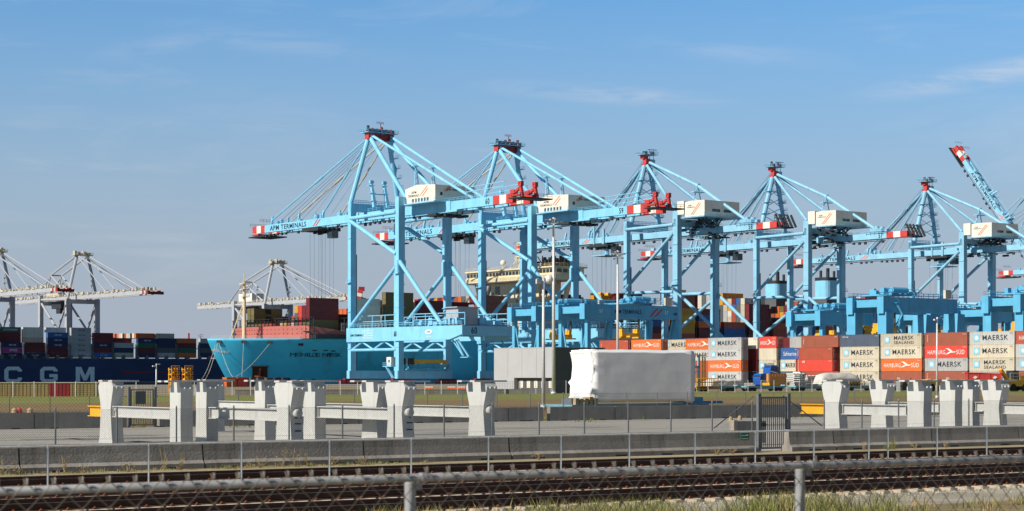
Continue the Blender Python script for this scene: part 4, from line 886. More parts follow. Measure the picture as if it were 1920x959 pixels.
        v_ = MB(); v_.box(c - dx - 1.9, c - dx + .9, 2, 9, gz1, gz1 + 1.2).railing((c - dx - 2, -4, gz0 - 1.8), (c - dx - 2, -9, gz0 - 1.8), 1.1, 1.4, .2).box(c - dx - 2.1, c - dx, -9, -4, gz0 - 2.2, gz0 - 1.9).tube((c - dx - 2, -4, gz0 - 2), (c - dx - 1, 1, gz0), .2, 4); v_.build('service_platform', pal, t)
    # lower cabins and stairs at the landside leg
    if typ == 'A':
        cb = MB().box(-1.1, .9, 2.2, 5.0, 6.4, 9.4).build('checker_cabin', 'white', t)
        MB().box(-1.14, -1.101, 3.0, 3.9, 7.6, 8.5).build('window', 'glass', cb)
        MB().box(-1.6, 1.6, 1.4, 6.6, 6.1, 6.37).railing((-1.6, 1.5, 6.4), (-1.6, 6.5, 6.4), 1.1, 1.2, .1).bar((-1.2, 5.0, 6.2), (-1.2, .8, 2.2), .9, .2).build('cabin_stair', pal, t)
        pl = MB(); pl.box(2.5, Sx - 1, -2.2, 1.2, 5.0, 5.4).railing((2.5, -2.2, 5.4), (Sx - 1, -2.2, 5.4), 1.6, 3, .16)
        for k in range(9): pl.bar((3 + 2.1 * k, -2, 5.2), (4 + 2.1 * k, -1, 6.8), .25, .25)
        pl.build('service_deck', 'yardblue', t); MB().box(2.6, 5.2, -2.5, .4, 6.9, 9.0).build('deck_cabin', 'dark', t); MB().box(5.6, Sx - 2.5, -1.6, -.5, 7.4, 8.5).box(5.6, 6.4, -2.4, .8, 6.9, 7.39).box(Sx - 3.4, Sx - 2.6, -2.4, .8, 6.9, 7.39).build('spare_spreader', 'yellow', t)
        mm = MB()
        for _ in range(26):
            x = random.uniform(-1, Sx); y = random.uniform(-36, -3); z = 20; mm.box(x, x + random.uniform(.5, 2.6), y, y + random.uniform(.5, 2.4), z, z + random.uniform(.6, 2.4))
        tag(mm.build('deck_equipment', pal, t), kind='stuff')
        MB().box(-.4, Sx + .4, -38.6, -36.8, 16.2, 19.3).box(-.4, Sx + .4, -21, -19.4, 16.2, 19.3).build('platform_beam', pal, t)
        MB().box(1.2, Sx - 1.2, -36.7, -21.1, 19.5, 19.75).build('platform_deck', 'galvdull', t)
        MB().box(4, 12, -30, -23, 19.8, 25.5).box(3.2, 12.6, -30.5, -22.5, 25.5, 25.8).build('workshop_cabin', 'grey', t)
        zz = MB()
        for k, (a, b2) in enumerate((((1, -31, 14.8), (1, -37, 9.5)), ((1, -37, 9.5), (1, -33, 14.6)), ((1, -34, 14.8), (1, -40, 9.2)), ((Sx - 1, -31, 14.8), (Sx - 1, -37, 9.5)))): zz.bar(a, b2, .5, .3)
        zz.build('stairway', pal, t); MB().box(.2, 2.2, -40.5, -36.5, 8.9, 9.15).build('landing', pal, t)
        text(num or '60', 2.4, 2.2, 'black', t, (4.2, -38.63, 17.8), FR)
    # trolley, ropes, spreader
    if trol is not None and not raised:
        tr = MB(); tr.box(c - dx - 1.4, c + dx + 1.4, trol - 5.5, trol + 6, gz0 - 1.5, gz0 - .2)
        for _ in range(14):
            y = trol + random.uniform(-6, 6); x = random.uniform(c - dx - 1.5, c + dx); tr.box(x, x + 1.2, y, y + random.uniform(.6, 1.8), gz0 - 2.4, gz0 - 1.4)
        tro = tr.build('trolley', 'dark', t)
        MB().box(c - 1.4, c + 1.4, trol - 9.5, trol - 6.2, gz0 - 4.4, gz0 - 1.6).build('driver_cab', 'glass', tro)
        if typ == 'B': MB().box(c - dx - 2.8, c + dx + 2.8, trol - 6, trol + 2.5, gz0 - 5.4, gz0 - 5.0).railing((c - dx - 2.8, trol - 6, gz0 - 5), (c - dx - 2.8, trol + 2.5, gz0 - 5), 1, 1.5, .15).tube((c, trol - 2, gz0 - 5), (c, trol - 2, gz0 - 1.5), 1.0, 8).build('trolley_platform', pal, tro)
        if typ == 'B':
            for yy, hh, r__ in ((3, 4.2, .5), (-3, 3.2, .7)): MB().tube((c - dx - 1, trol + yy, gz1 - 3), (c - dx - 1, trol + yy, gz1 + hh), r__, 6).build('trolley_post', pal, tro)
        rz = rope_z or 30
        ro = MB()
        for x in (c - 2.4, c + 2.4):
            for y in (trol - 4.6, trol - 2, trol + 1.4, trol + 4.4): ro.tube((x, y, gz0 - 1.5), (x, trol + (y - trol) * .9, rz), .055, 4)
        ro.build('hoist_rope', 'rope', tro)
        sp = MB(); sp.box(c - 6.1, c + 6.1, trol - 1.2, trol - .8, rz - 1.2, rz - .7).box(c - 6.1, c + 6.1, trol + .8, trol + 1.2, rz - 1.2, rz - .7).box(c - 2.4, c + 2.4, trol - 1.2, trol + 1.2, rz - .7, rz + .3)
        for x in (-6.2, 5.9): sp.box(c + x, c + x + .4, trol - 1.25, trol + 1.25, rz - 1.4, rz - .7)
        for x in (-2, 2): sp.tube((c + x, trol - 1.2, rz + .9), (c + x, trol + 1.2, rz + .9), .7, 10)
        sp.build('spreader', 'yellow', tro)
    return t

sts('light blue quay crane nearest the ship bow, number 60, first from the left', 0, 'A', '60', 67, 24)
sts('light blue quay crane number 59 with pale machinery house, second from the left', 57.3, 'A', '59', 60, 30)
sts('paler blue quay crane number 58 with dark trolley out on its boom, third from left', 127.7, 'B', '58', 54.7, 35.5)
sts('paler blue quay crane number 57, fourth from left, before the ship funnels', 199.4, 'B', '57', 58, 33)
sts('paler blue quay crane at the right, boom level, fifth from left', 297, 'B', '56', 20, 22)
def solve_raised():
    best = None
    for d10 in range(3300, 5200, 10):
        d = d10 / 10; P = QB(d, 0); v = 10.5
        r = (1797 - 960) / F; a = P.x + Qv.x * v; b = P.y + Qv.y * v
        u = (r * b - a) / (Bv.x - r * Bv.y); z = HC + (HY - 272) * (b + u * Bv.y) / F
        e_ = abs(math.hypot(u - 35, z - 59.6) - 76)
        if u > 35 and (best is None or e_ < best[0]): best = (e_, d, math.degrees(math.atan2(z - 59.6, u - 35)))
    return best
_, dR, aR = solve_raised()
print('RAISED', dR, aR)
sts('paler blue quay crane at the right edge with its boom raised steeply', dR, 'B', '55', None, raised=aR)
def d_tip(px, u=111, v=10.5):
    r = (px - 960) / F; P = QB(v, u)
    return (r * P.y - P.x) / (Qv.x - r * Qv.y)
dT = d_tip(1876); print('TIP', dT)
if dT > dR + 25: sts('farthest blue quay crane, only its striped boom tip showing at the right edge', dT, 'B', '54', 60, 40)

# ------------------------------------------------------------------ grey cranes across the basin
def grey_crane(lab, v, house='palegrey'):
    t = thing('ship_to_shore_crane', lab, 'crane', QB(v, 535), AQ, 'grey cranes on the far quay'); P_ = 'grey'
    hs = 9.6
    for x in (-hs, hs):
        MB().box(x - 1.3, x + 1.3, -1.5, 1.5, 0, 50).build('leg', P_, t); MB().box(x - 1.2, x + 1.2, 39, 42, 0, 53).build('leg', P_, t)
        for p, q in (((x, 1, 22), (x, 39, 48)), ((x, 1, 48), (x, 20, 24)), ((x, 1, 49.5), (x, 40, 50.5))): MB().tube(p, q, .7, 8).build('brace', P_, t)
        MB().box(x - 1, x + 1, 0, 41, 15, 18).build('portal_beam', P_, t)
    for y in (0, 40.5): MB().box(-hs, hs, y - 1, y + 1, 47, 49.6).build('cross_beam', P_, t)
    for x in (-3.4, 3.4): MB().box(x - .8, x + .8, -88, 104, 49.6, 52).build('girder', P_, t)
    st = MB()
    for x in (-3.4, 3.4):
        for k in range(4): st.box(x - .85, x + .85, -88 - 2.2 * (k + 1), -88 - 2.2 * k, 49.9, 51.7, (k + 1) % 2)
    st.box(-5, 5, -99, -97, 49.4, 51.0, 0); st.build('striped_boom_tip', ['darkred', 'palegrey'], t)
    cl = MB()
    for _ in range(190):
        y = random.uniform(-96, 104); x = random.choice((-4.6, -3.6, 3.0)); cl.box(x, x + random.uniform(.6, 2), y, y + random.uniform(.5, 2.2), 52, 52 + random.uniform(.5, 2.0))
    for x in (-4.6, 4.6): cl.railing((x, -98, 52), (x, 104, 52), 1.2, 3, .16)
    tag(cl.build('walkway_gear', 'palegrey', t), kind='stuff')
    az = 76.5
    for a, b in (((-3.5, 0, az), (-hs, 0, 50)), ((3.5, 0, az), (hs, 0, 50))): MB().tube(a, b, .95, 8).build('mast_leg', P_, t)
    for x in (-3.6, 3.6):
        MB().tube((x, 0, az), (x, 39, 66), .6, 6).tube((x, 39, 66), (x, 60, 52), .6, 6).tube((x, 39, 66), (x, 12, 52), .5, 6).tube((x, 39, 66), (x, 47, 52), .5, 6).build('back_stay', P_, t)
        MB().tube((x, 0, az), (x, -82, 52), .36, 6).build('fore_stay', P_, t); MB().tube((x, 0, az), (x, -42, 52), .3, 6).build('fore_stay', P_, t)
    MB().bar((-3.6, 39, 66), (3.6, 39, 66), .8, .8).build('stay_spreader_bar', P_, t)
    r_ = MB()
    for k in range(3): r_.tube((k - 1, 0, az + 1), (k - 1, -78 + 6 * k, 52), .12, 4)
    r_.build('hoist_rope', 'rope', t)
    hd = MB(); hd.box(-6, 6, -2.4, 2.4, az, az + .5).railing((-6, -2.4, az + .5), (6, -2.4, az + .5), 1.3, 1.5, .2)
    for _ in range(16):
        x = random.uniform(-6, 5); hd.box(x, x + random.uniform(.6, 1.8), random.uniform(-2, 1), random.uniform(1, 2.4), az + .5, az + random.uniform(1.2, 3))
    hd.build('mast_head', 'palegrey', t)
    MB().box(-4.5, 4.5, 26, 44, 52.2, 58).build('machinery_house', 'white' if house == 'white' else 'palegrey', t)
    tw = MB(); tw.box(-7, -4.6, 16, 30, 44.5, 49).box(-6.6, -3, 18, 24, 41.5, 44.5); tw.build('trolley', 'dark', t)
    m_ = MB()
    for y in (-22, 20):
        m_.tube((-4, y, 52), (-4, y, 62), .3, 5).box(-5.2, -2.8, y - .8, y + .8, 57, 57.3).box(-5.0, -3, y - .6, y + .6, 60, 60.3)
    m_.build('service_mast', P_, t); return t
grey_crane('grey quay crane across the basin, cut by the left edge', 72.5)
grey_crane('grey quay crane across the basin with its boom reaching right over the navy ship', 127)
grey_crane('grey quay crane rising behind the forecastle of the light blue ship', 264, 'white')

# ------------------------------------------------------------------ ships
def hull_fn(sx0, u_mid, hb, zb, zd, Lf=60, pf=3.2, Lw=110, pw=1.6, rake=12.0, zref=16.4):
    def stem(z): 
        tt = (z - zb) / (zd - zb); return sx0 + rake * max(0, 1 - tt) ** 1.15
    def half(s_, z):
        tt = max(0, min(1, (z - zb) / (zd - zb)))
        a = 1 - (1 - min(s_ / Lf, 1)) ** pf; b_ = 1 - (1 - min(s_ / Lw, 1)) ** pw
        return hb * (b_ + (a - b_) * tt ** 1.7)
    return stem, half
def make_hull(t, stem, half, umid, zb, zd, length, m, nz=24):
    mb = MB(); ss = [0, .3, .7, 1.2, 2, 3, 4.2, 5.5, 7, 9, 11, 13.5, 16, 19, 22, 26, 30, 35, 40, 46, 52, 60, 68, 78, 90, 102, 115, 150, 220, 300, length]
    for side in (-1, 1):
        k = len(mb.v)
        for s_ in ss:
            for j in range(nz + 1):
                z = zb + (zd - zb) * j / nz; mb.v.append((stem(z) * (1 - s_ / length) + (stem(zd)) * (s_ / length) + s_, umid + side * half(s_, z), z))
        for i in range(len(ss) - 1):
            for j in range(nz):
                a = k + i * (nz + 1) + j; mb.f.append((a, a + nz + 1, a + nz + 2, a + 1)); mb.m.append(0)
    n = nz + 1; K = len(ss) * n
    for i in range(len(ss) - 1): mb.f.append((i * n + nz, (i + 1) * n + nz, K + (i + 1) * n + nz, K + i * n + nz)); mb.m.append(1)
    e_ = (len(ss) - 1) * n; mb.f.append(tuple(e_ + j for j in range(n)) + tuple(K + e_ + j for j in reversed(range(n)))); mb.m.append(0)
    o = mb.build('hull', [m, 'salmon' if m == 'hull' else 'dark'], t)
    for q in o.data.polygons: q.use_smooth = abs(q.normal.z) < .9
    return o
ZD = 16.3; UM = 67.5
stem, half = hull_fn(-36.6, UM, 29.5, -5, ZD, Lf=66, pf=2.8, Lw=120, pw=1.7)
LEN = 399
def hx(s_, z): return stem(z) * (1 - s_ / LEN) + stem(ZD) * (s_ / LEN) + s_
ship = thing('container_ship', 'light blue container ship with its bow pointing left, moored under the blue cranes', 'ship', QB(0, 0), AQ)
h_ = make_hull(ship, stem, half, UM, -5, ZD, LEN, 'hull')
def hull_s(px, z):                              # how far from the bow the near side passes a picture column
    lo, hi = 0.01, 120
    for _ in range(50):
        m_ = (lo + hi) / 2; p = QB(hx(m_, z), UM - half(m_, z)); 
        if 960 + F * p.x / p.y < px: lo = m_
        else: hi = m_
    return lo
def hull_p(s_, z, off=.12):
    p = Vector((hx(s_, z), UM - half(s_, z), z)); q = Vector((hx(s_ + .5, z), UM - half(s_ + .5, z), z)); r_ = Vector((hx(s_, z + .5), UM - half(s_, z + .5), z + .5))
    tx = (q - p).normalized(); ty = (r_ - p).normalized(); nn_ = tx.cross(ty).normalized()
    if nn_.y > 0: nn_ = -nn_
    return p + nn_ * off, tx, nn_
def on_hull(word, px0, px1, z, ht, m, hu):
    # each character follows the flare of the bow
    n = len(word); chars = []
    for i, ch in enumerate(word):
        if ch == ' ': continue
        s_ = hull_s(px0 + (px1 - px0) * (i + .5) / n, z); p, tx, nn_ = hull_p(s_, z)
        ty = nn_.cross(tx).normalized(); 
        me = text_mesh(ch, ht * (.82 if ch not in 'IMÆW' else (.2 if ch == 'I' else 1.1)), ht, m, 0)
        o = bpy.data.objects.new('tmp', me); chars.append((me, Matrix(((tx.x, ty.x, nn_.x, p.x), (tx.y, ty.y, nn_.y, p.y), (tx.z, ty.z, nn_.z, p.z), (0, 0, 0, 1))))); bpy.data.objects.remove(o)
    bm_ = bmesh.new()
    for me, mx in chars:
        b2 = bmesh.new(); b2.from_mesh(me); b2.transform(mx); tmp = bpy.data.meshes.new('x'); b2.to_mesh(tmp); b2.free(); bm_.from_mesh(tmp); bpy.data.meshes.remove(tmp)
    me = bpy.data.meshes.new('lettering'); bm_.to_mesh(me); bm_.free(); me.materials.append(M[m])
    o = bpy.data.objects.new('lettering', me); C.objects.link(o); o.parent = hu; return o
on_hull('MATHILDE MÆRSK', 546, 640, 10.6, 1.9, 'letter', h_)
on_hull('MATHILDE', 409, 430, 11.6, .9, 'letterw', h_)
on_hull('MATHILDE', 399, 411, 12.2, .9, 'letterw', h_)
for px, z, a, b2 in ((487, 4.2, 2.6, 2.6),):    # anchor pocket and anchor
    s_ = hull_s(px, z); p, tx, nn_ = hull_p(s_, z, 0)
    ty = nn_.cross(tx).normalized()
    if ty.z < 0: ty = -ty
    def quad(x0, x1, y0, y1, off, th): return MB().prism([p + tx * x0 + ty * y0 + nn_ * off, p + tx * x1 + ty * y0 + nn_ * off, p + tx * x1 + ty * y1 + nn_ * off, p + tx * x0 + ty * y1 + nn_ * off], nn_ * th)
    q = quad(-2.7, 2.7, -2.4, 2.5, -.3, .75).build('anchor_pocket', 'rail', h_)
    quad(-.35, .35, -1.6, 2.0, .5, .5).build('anchor', 'clip', q); quad(-1.9, 1.9, -1.9, -1.1, .5, .6).build('anchor_fluke', 'clip', q)
    quad(-3.0, 3.0, 2.5, 3.0, -.3, 1.1).build('pocket_rim', 'dark', q)
for px, z in ((411, 15.2), (457, 15.2), (506, 14.9), (564, 14.3)):
    s_ = hull_s(px, z); p, tx, nn_ = hull_p(s_, z, 0); MB().bar(p - tx * .9 + nn_ * .1, p + tx * .9 + nn_ * .1, .5, 1.0).build('fairlead', 'rail', h_)
for px, z in ((590, 12.2), (611, 12.2), (625, 12.0), (700, 3.2), (740, 3.2), (564, 1.6), (588, 1.6)):
    s_ = hull_s(px, z); p, tx, nn_ = hull_p(s_, z, 0); MB().bar(p - tx * .8 + nn_ * .06, p + tx * .8 + nn_ * .06, .1, .5).build('porthole', 'dark', h_)
# breakwater across the forecastle, running aft along the near side
bw = MB(); zz0 = ZD; pts = []
for i in range(13):
    s_ = 27 - 5 * math.sin(math.pi * i / 12); u_ = UM - 25.5 + 54 * i / 12; pts.append((stem(ZD) + s_, u_))
for (a, b_), (c_, d_) in zip(pts, pts[1:]): bw.prism([(a, b_, zz0), (c_, d_, zz0), (c_, d_, 20.9), (a, b_, 20.9)], (.3, 0, 0))
x0, u0 = pts[0]
bw.prism([(x0, u0, zz0), (x0 + 30, UM - 29.2, zz0), (x0 + 22, UM - 28.6, 17.2), (x0 + 10, UM - 27.2, 19.5), (x0, u0, 20.9)], (0, .3, 0))
b_ = bw.build('breakwater', 'salmon', ship)
for i in range(12):
    (a, c_), (d_, e_) = pts[i], pts[i + 1]
    for k in (.25, .75):
        for zz in (18.2, 19.7): MB().tube((a + (d_ - a) * k - .06, c_ + (e_ - c_) * k, zz), (a + (d_ - a) * k - .02, c_ + (e_ - c_) * k, zz), .22, 8).build('drain_hole', 'dark', b_)
fm = MB(); xm = -21.5; fm.tube((xm, UM, ZD), (xm, UM, 37), .75, 10, r2=.5).tube((xm, UM, 37), (xm, UM, 40), .2, 6).tube((xm - .1, UM + 1.2, ZD), (xm, UM + .3, 31), .22, 6).tube((xm + 3.5, UM + 5, ZD), (xm, UM, 29), .3, 6).tube((xm - 3, UM + 5, ZD), (xm, UM, 30), .22, 6)
for z in (34.2, 36.2, 31.5): fm.box(xm - 1.4, xm + 1.4, UM - 1.4, UM + 1.4, z, z + .25).railing((xm - 1.4, UM - 1.4, z + .2), (xm + 1.4, UM - 1.4, z + .2), .9, 1.4, .14)
for z in (20, 23, 26): fm.tube((xm - .3, UM + 1, z), (xm + 2.2 - z * .05, UM + 4, z), .16, 5)
fm.build('foremast', 'cream', ship)
rl = MB(); 
for i in range(14):
    s_ = 1 + i * 2; p, tx, nn_ = hull_p(s_, ZD, -.3); q, _, _ = hull_p(s_ + 2, ZD, -.3); rl.railing(p, q, .9, 2, .09)
rl.build('bow_railing', 'white', ship)
for px, zt_, pe, ye in ((411, 15.0, 445, 652), (409, 15.0, 380, 640), (457, 15.0, 452, 652), (506, 14.8, 418, 650), (404, 14.0, 372, 640)):
    s_ = hull_s(px, zt_); p, _, _ = hull_p(s_, zt_, .4); p = QB(p.x, p.y, p.z); q = at(pe, ye, .5)
    ln = MB(); prev = p
    for k in range(1, 9):
        f_ = k / 8; c_ = p.lerp(q, f_) - Vector((0, 0, 2.2 * math.sin(math.pi * f_))); ln.tube(prev, c_, .075, 5); prev = c_
    o = ln.build('mooring_rope', 'palegrey'); tag(o, 'mooring rope from the bow fairlead %s to the quay' % {411: 'nearest the stem', 409: 'at the stem, leading far left', 457: 'below the foremast', 506: 'right of the foremast, slanting left', 404: 'lowest on the stem'}[px], 'rope', 'mooring ropes of the light blue ship')

# superstructure
ho = MB(); V0, V1 = 99, 112
ho.box(V0 + 2, V1, 50, 82, ZD, 40.5); hs = ho.build('accommodation_block', 'cream', ship)
for z in (22, 25.5, 29, 32.5, 36):
    for u_ in range(52, 82, 4):
        if random.random() < .8: MB().box(V0 + 1.94, V0 + 1.999, u_, u_ + 1.0, z, z + 1.1).build('window', 'glass', hs)
for z in (29.5, 35.5): MB().box(V0 + 5, V0 + 8.5, 49.9, 49.995, z, z + 2.6).build('opening', 'glass', hs)
for u0_, u1_ in ((76, 79), (62, 65)): MB().box(V0 + 1.9, V0 + 1.999, u0_, u1_, 36.4, 39.4).build('opening', 'glass', hs)
wb = MB(); wb.box(V0, V1 + 3, 37.5, 97, 40.6, 42.9).box(V0 + .3, V1 + 2, 38, 96.5, 42.9, 45.4).box(V0 - .3, V1 + 3.3, 37.4, 97.1, 45.4, 46.0); wb.railing((V0 - .2, 97, 46), (V0 - .2, 37.5, 46), 1.1, 3, .12).railing((V0 - .2, 37.5, 46), (V1 + 3, 37.5, 46), 1.1, 3, .12)
wh = wb.build('wheelhouse', 'cream', ship)
for k in range(26): MB().box(V0 + .2, V0 + .29, 39.4 + 2.2 * k, 41.2 + 2.2 * k, 43.5, 44.9).build('window', 'glass', wh)
for k in range(4): MB().box(V0 + 1.4 + 3 * k, V0 + 3.6 + 3 * k, 37.9, 37.99, 43.5, 44.9).build('window', 'glass', wh)
for u_, w_ in ((93, 84), (42, 50)):
    s_ = MB(); sg = 1 if u_ > 60 else -1
    s_.bar((V0 + 3, u_, 40.6), (V0 + 3, u_ - sg * 6.5, ZD + 8), 1.6, 1.2, 0, 1.6, 1.4).bar((V0 + 3, u_ - sg * 10, 40.6), (V0 + 3, u_ - sg * 3.5, 30), 1.2, .9).bar((V0 + 11, u_, 40.6), (V0 + 11, u_ - sg * 7, ZD + 8), 1.6, 1.2).bar((V0 + 3, u_ - sg * 1, 36.5), (V0 + 3, w_, 33), .7, .7).box(V0 + 2.5, V0 + 11.5, min(u_ - sg * 5.3, w_), max(u_ - sg * 5.3, w_), ZD, 30.4)
    s_.build('bridge_wing_support', 'cream', ship)
rm = MB(); rm.tube((V0 + 5, 66, 46), (V0 + 5, 66, 58), .7, 8, r2=.3)
for z, w_ in ((50, 3.6), (53, 3.0), (55.5, 2)): rm.box(V0 + 4.6, V0 + 5.4, 66 - w_, 66 + w_, z, z + .3).railing((V0 + 4.5, 66 - w_, z), (V0 + 4.5, 66 + w_, z), 1, 1, .12).box(V0 + 4, V0 + 4.4, 66 - w_ * .8, 66 + w_ * .6, z + .8, z + 1.2)
for u_ in (72, 60): rm.tube((V0 + 4, u_, 46), (V0 + 5, 66, 52), .22, 6)
for k in range(16): rm.tube((V0 + 4 + random.random() * 3, 66 + random.uniform(-4, 4), 46), (V0 + 4 + random.random() * 3, 66 + random.uniform(-4, 4), random.uniform(48, 56)), .11, 4)
rm.build('radar_mast', 'cream', ship)
cr = MB()
for a in (-.9, .9): cr.tube((V0 + 4, 90 + a, 46), (V0 + 4, 90, 54.5), .16, 5)
for k in range(5): cr.tube((V0 + 4, 90 - .9 + .17 * k, 46.4 + 1.6 * k), (V0 + 4, 90 + .9 - .17 * k, 47.6 + 1.6 * k), .1, 4)
cr.build('signal_mast', 'cream', ship)
bm_ = bmesh.new(); bmesh.ops.create_uvsphere(bm_, u_segments=14, v_segments=10, radius=1.2); me = bpy.data.meshes.new('radome'); bm_.to_mesh(me); bm_.free(); me.materials.append(M['white'])
o = bpy.data.objects.new('radome', me); C.objects.link(o); o.parent = ship; o.location = (V0 + 6, 79, 49.2); MB().tube((V0 + 6, 79, 46), (V0 + 6, 79, 48.2), .3, 6).build('radome_post', 'cream', ship)
gr = MB()
for _ in range(60):
    u_ = random.uniform(38, 56); x = random.uniform(V0 + 2, V1); gr.box(x, x + random.uniform(.5, 2), u_, u_ + random.uniform(.4, 1.4), 46, 46 + random.uniform(.6, 4.4))
for _ in range(24):
    u_ = random.uniform(38, 56); x = random.uniform(V0 + 2, V1); gr.tube((x, u_, 46), (x + random.uniform(-2, 2), u_ + random.uniform(-2, 2), random.uniform(48, 51)), .2, 4)
tag(gr.build('monkey_island_gear', 'dark', ship), kind='stuff')
for px, u_, y1, wd_ in ((1455, 80, 533, 9.5), (1549, 50, 527, 10.5)):
    v_ = v_of(px, u_); p = QB(v_, u_); z1 = zat(y1, p.y); z0 = zat(558, p.y)
    f_ = MB(); n = 20
    def ring(r1, r2, z): return [(v_ + r1 * math.copysign(abs(math.cos(a)) ** .6, math.cos(a)), u_ + r2 * math.copysign(abs(math.sin(a)) ** .6, math.sin(a)), z) for a in [2 * math.pi * i / n for i in range(n)]]
    f_.prism(ring(4.2, 4.4, z0), (0, 0, z1 - z0)); fu = f_.build('funnel', 'blue', ship)
    MB().box(v_ - 5, v_ + 5, u_ - 5, u_ + 5, ZD, z0 - .8).build('funnel_casing', 'walldark', fu)
    MB().prism(ring(4.5, 4.7, z0 - .75), (0, 0, .7)).build('funnel_band', 'dark', fu); MB().prism(ring(4.3, 4.5, z1 + .01), (0, 0, 1.4)).build('funnel_band', 'dark', fu)
    for a, b_, hh in ((-2.4, 1, 3.2), (.3, -.5, 4.2), (2.2, .8, 4.4), (3.0, -2, 3.0), (-1.2, -2.2, 2.6)): MB().tube((v_ + a, u_ + b_, z1 + 1.4), (v_ + a, u_ + b_, z1 + 1.4 + hh), .62, 10).build('exhaust_pipe', 'dark', fu)

# ------------------------------------------------------------------ containers
COL = {'maroon': (.15, .018, .022), 'brown': (.30, .085, .05), 'rust red': (.38, .075, .04), 'orange': (.62, .14, .03), 'bright red': (.60, .055, .035), 'mustard': (.58, .30, .03), 'yellow': (.72, .38, .03),
       'pale grey': (.44, .44, .43), 'beige': (.52, .47, .36), 'cream white': (.66, .62, .52), 'navy': (.018, .03, .09), 'blue': (.03, .12, .36), 'slate': (.075, .10, .15), 'dark green': (.02, .12, .07), 'olive': (.16, .13, .05), 'magenta': (.42, .04, .20), 'dark grey': (.10, .11, .12)}
CM = {}
def cmat(c):
    if c not in CM: CM[c] = mat(c.replace(' ', '_') + '_container_paint', COL[c], .55, var=.10, scale=.5, dirt=(.20, .11, .06) if c not in ('navy', 'slate', 'maroon') else (.10, .06, .05), dirt_amt=.45, streak=True, rand=.12)
    return CM[c]
def cmesh(ln, ht, c, cor=True, ax='y'):
    """container with frame and corrugated sides, long axis y, near bottom corner at 0"""
    key = (ln, ht, c, ax)
    if key in b1: return b1[key]
    mb = MB(); W_ = 2.438
    for x in (0, W_ - .16):
        for y in (0, ln - .16): mb.box(x, x + .16, y, y + .16, 0, ht)
        mb.box(x + .02, x + .14, .16, ln - .16, 0, .17).box(x + .02, x + .14, .16, ln - .16, ht - .12, ht - .01)
    for y in (0, ln - .14): mb.box(.16, W_ - .16, y + .02, y + .12, 0, .17).box(.16, W_ - .16, y + .02, y + .12, ht - .14, ht - .01)
    n = int(ln / .56)
    for sx, x0 in ((1, .03), (-1, W_ - .03)):
        pts = []
        for i in range(n):
            y = .16 + (ln - .32) * i / n; q = (ln - .32) / n
            pts += [(x0, y), (x0, y + q * .38), (x0 + sx * .045, y + q * .5), (x0 + sx * .045, y + q * .88)]
        pts.append((x0, ln - .16)); k = len(mb.v)
        for a, b_ in pts: mb.v += [(a, b_, .17), (a, b_, ht - .12)]
        for i in range(len(pts) - 1): mb.f.append((k + 2 * i, k + 2 * i + 2, k + 2 * i + 3, k + 2 * i + 1)); mb.m.append(0)
    mb.add([(.05, .05, ht - .02), (W_ - .05, .05, ht - .02), (W_ - .05, ln - .05, ht - .02), (.05, ln - .05, ht - .02)], [(0, 1, 2, 3)])
    mb.add([(.05, .05, .08), (W_ - .05, .05, .08), (W_ - .05, ln - .05, .08), (.05, ln - .05, .08)], [(0, 1, 2, 3)])
    for y in (.07, ln - .07): mb.add([(.16, y, .17), (W_ - .16, y, .17), (W_ - .16, y, ht - .14), (.16, y, ht - .14)], [(0, 1, 2, 3)])
    if ax == 'x': mb.v = [(b_, a, z) for a, b_, z in mb.v]
    me = mb.mesh('shipping_container', cmat(c), fix=False); b1[key] = me; return me
_doors = {}
def doors(root, c, ht):
    for k in range(2):
        key = (c, k, ht)
        if key not in _doors:
            d_ = MB(); x0 = .19 + k * 1.04; d_.box(x0, x0 + 1.02, -.03, .04, .2, ht - .16)
            _doors[key] = (d_.mesh('door', cmat(c)), None)
            r_ = MB()
            for xx in (x0 + .25, x0 + .75): r_.tube((xx, -.07, .1), (xx, -.07, ht - .1), .022, 5).box(xx - .04, xx + .2, -.09, -.05, 1.15, 1.2)
            _doors[key] = (_doors[key][0], r_.mesh('locking_bar', 'galv'))
        o = bpy.data.objects.new('door', _doors[key][0]); C.objects.link(o); o.parent = root
        q = bpy.data.objects.new('locking_bar', _doors[key][1]); C.objects.link(q); q.parent = o
_star = {}
def star_logo(root, x, y, z, s_, axis='L'):
    key = (s_, axis)
    if key not in _star:
        a = MB().box(-.016, -.006, -s_ / 2, s_ / 2, -s_ / 2, s_ / 2).mesh('logo_panel', 'star')
        st = MB(); pts = [(-.024, (s_ * .42 if i % 2 == 0 else s_ * .17) * math.sin(math.pi * i / 7), (s_ * .42 if i % 2 == 0 else s_ * .17) * math.cos(math.pi * i / 7)) for i in range(14)]
        st.prism(pts, (-.006, 0, 0)); _star[key] = (a, st.mesh('star', 'letterw'))
    o = bpy.data.objects.new('logo_panel', _star[key][0]); C.objects.link(o); o.parent = root; o.location = (x, y, z)
    if axis == 'R': o.rotation_euler = (0, 0, R(90))
    q = bpy.data.objects.new('star', _star[key][1]); C.objects.link(q); q.parent = o
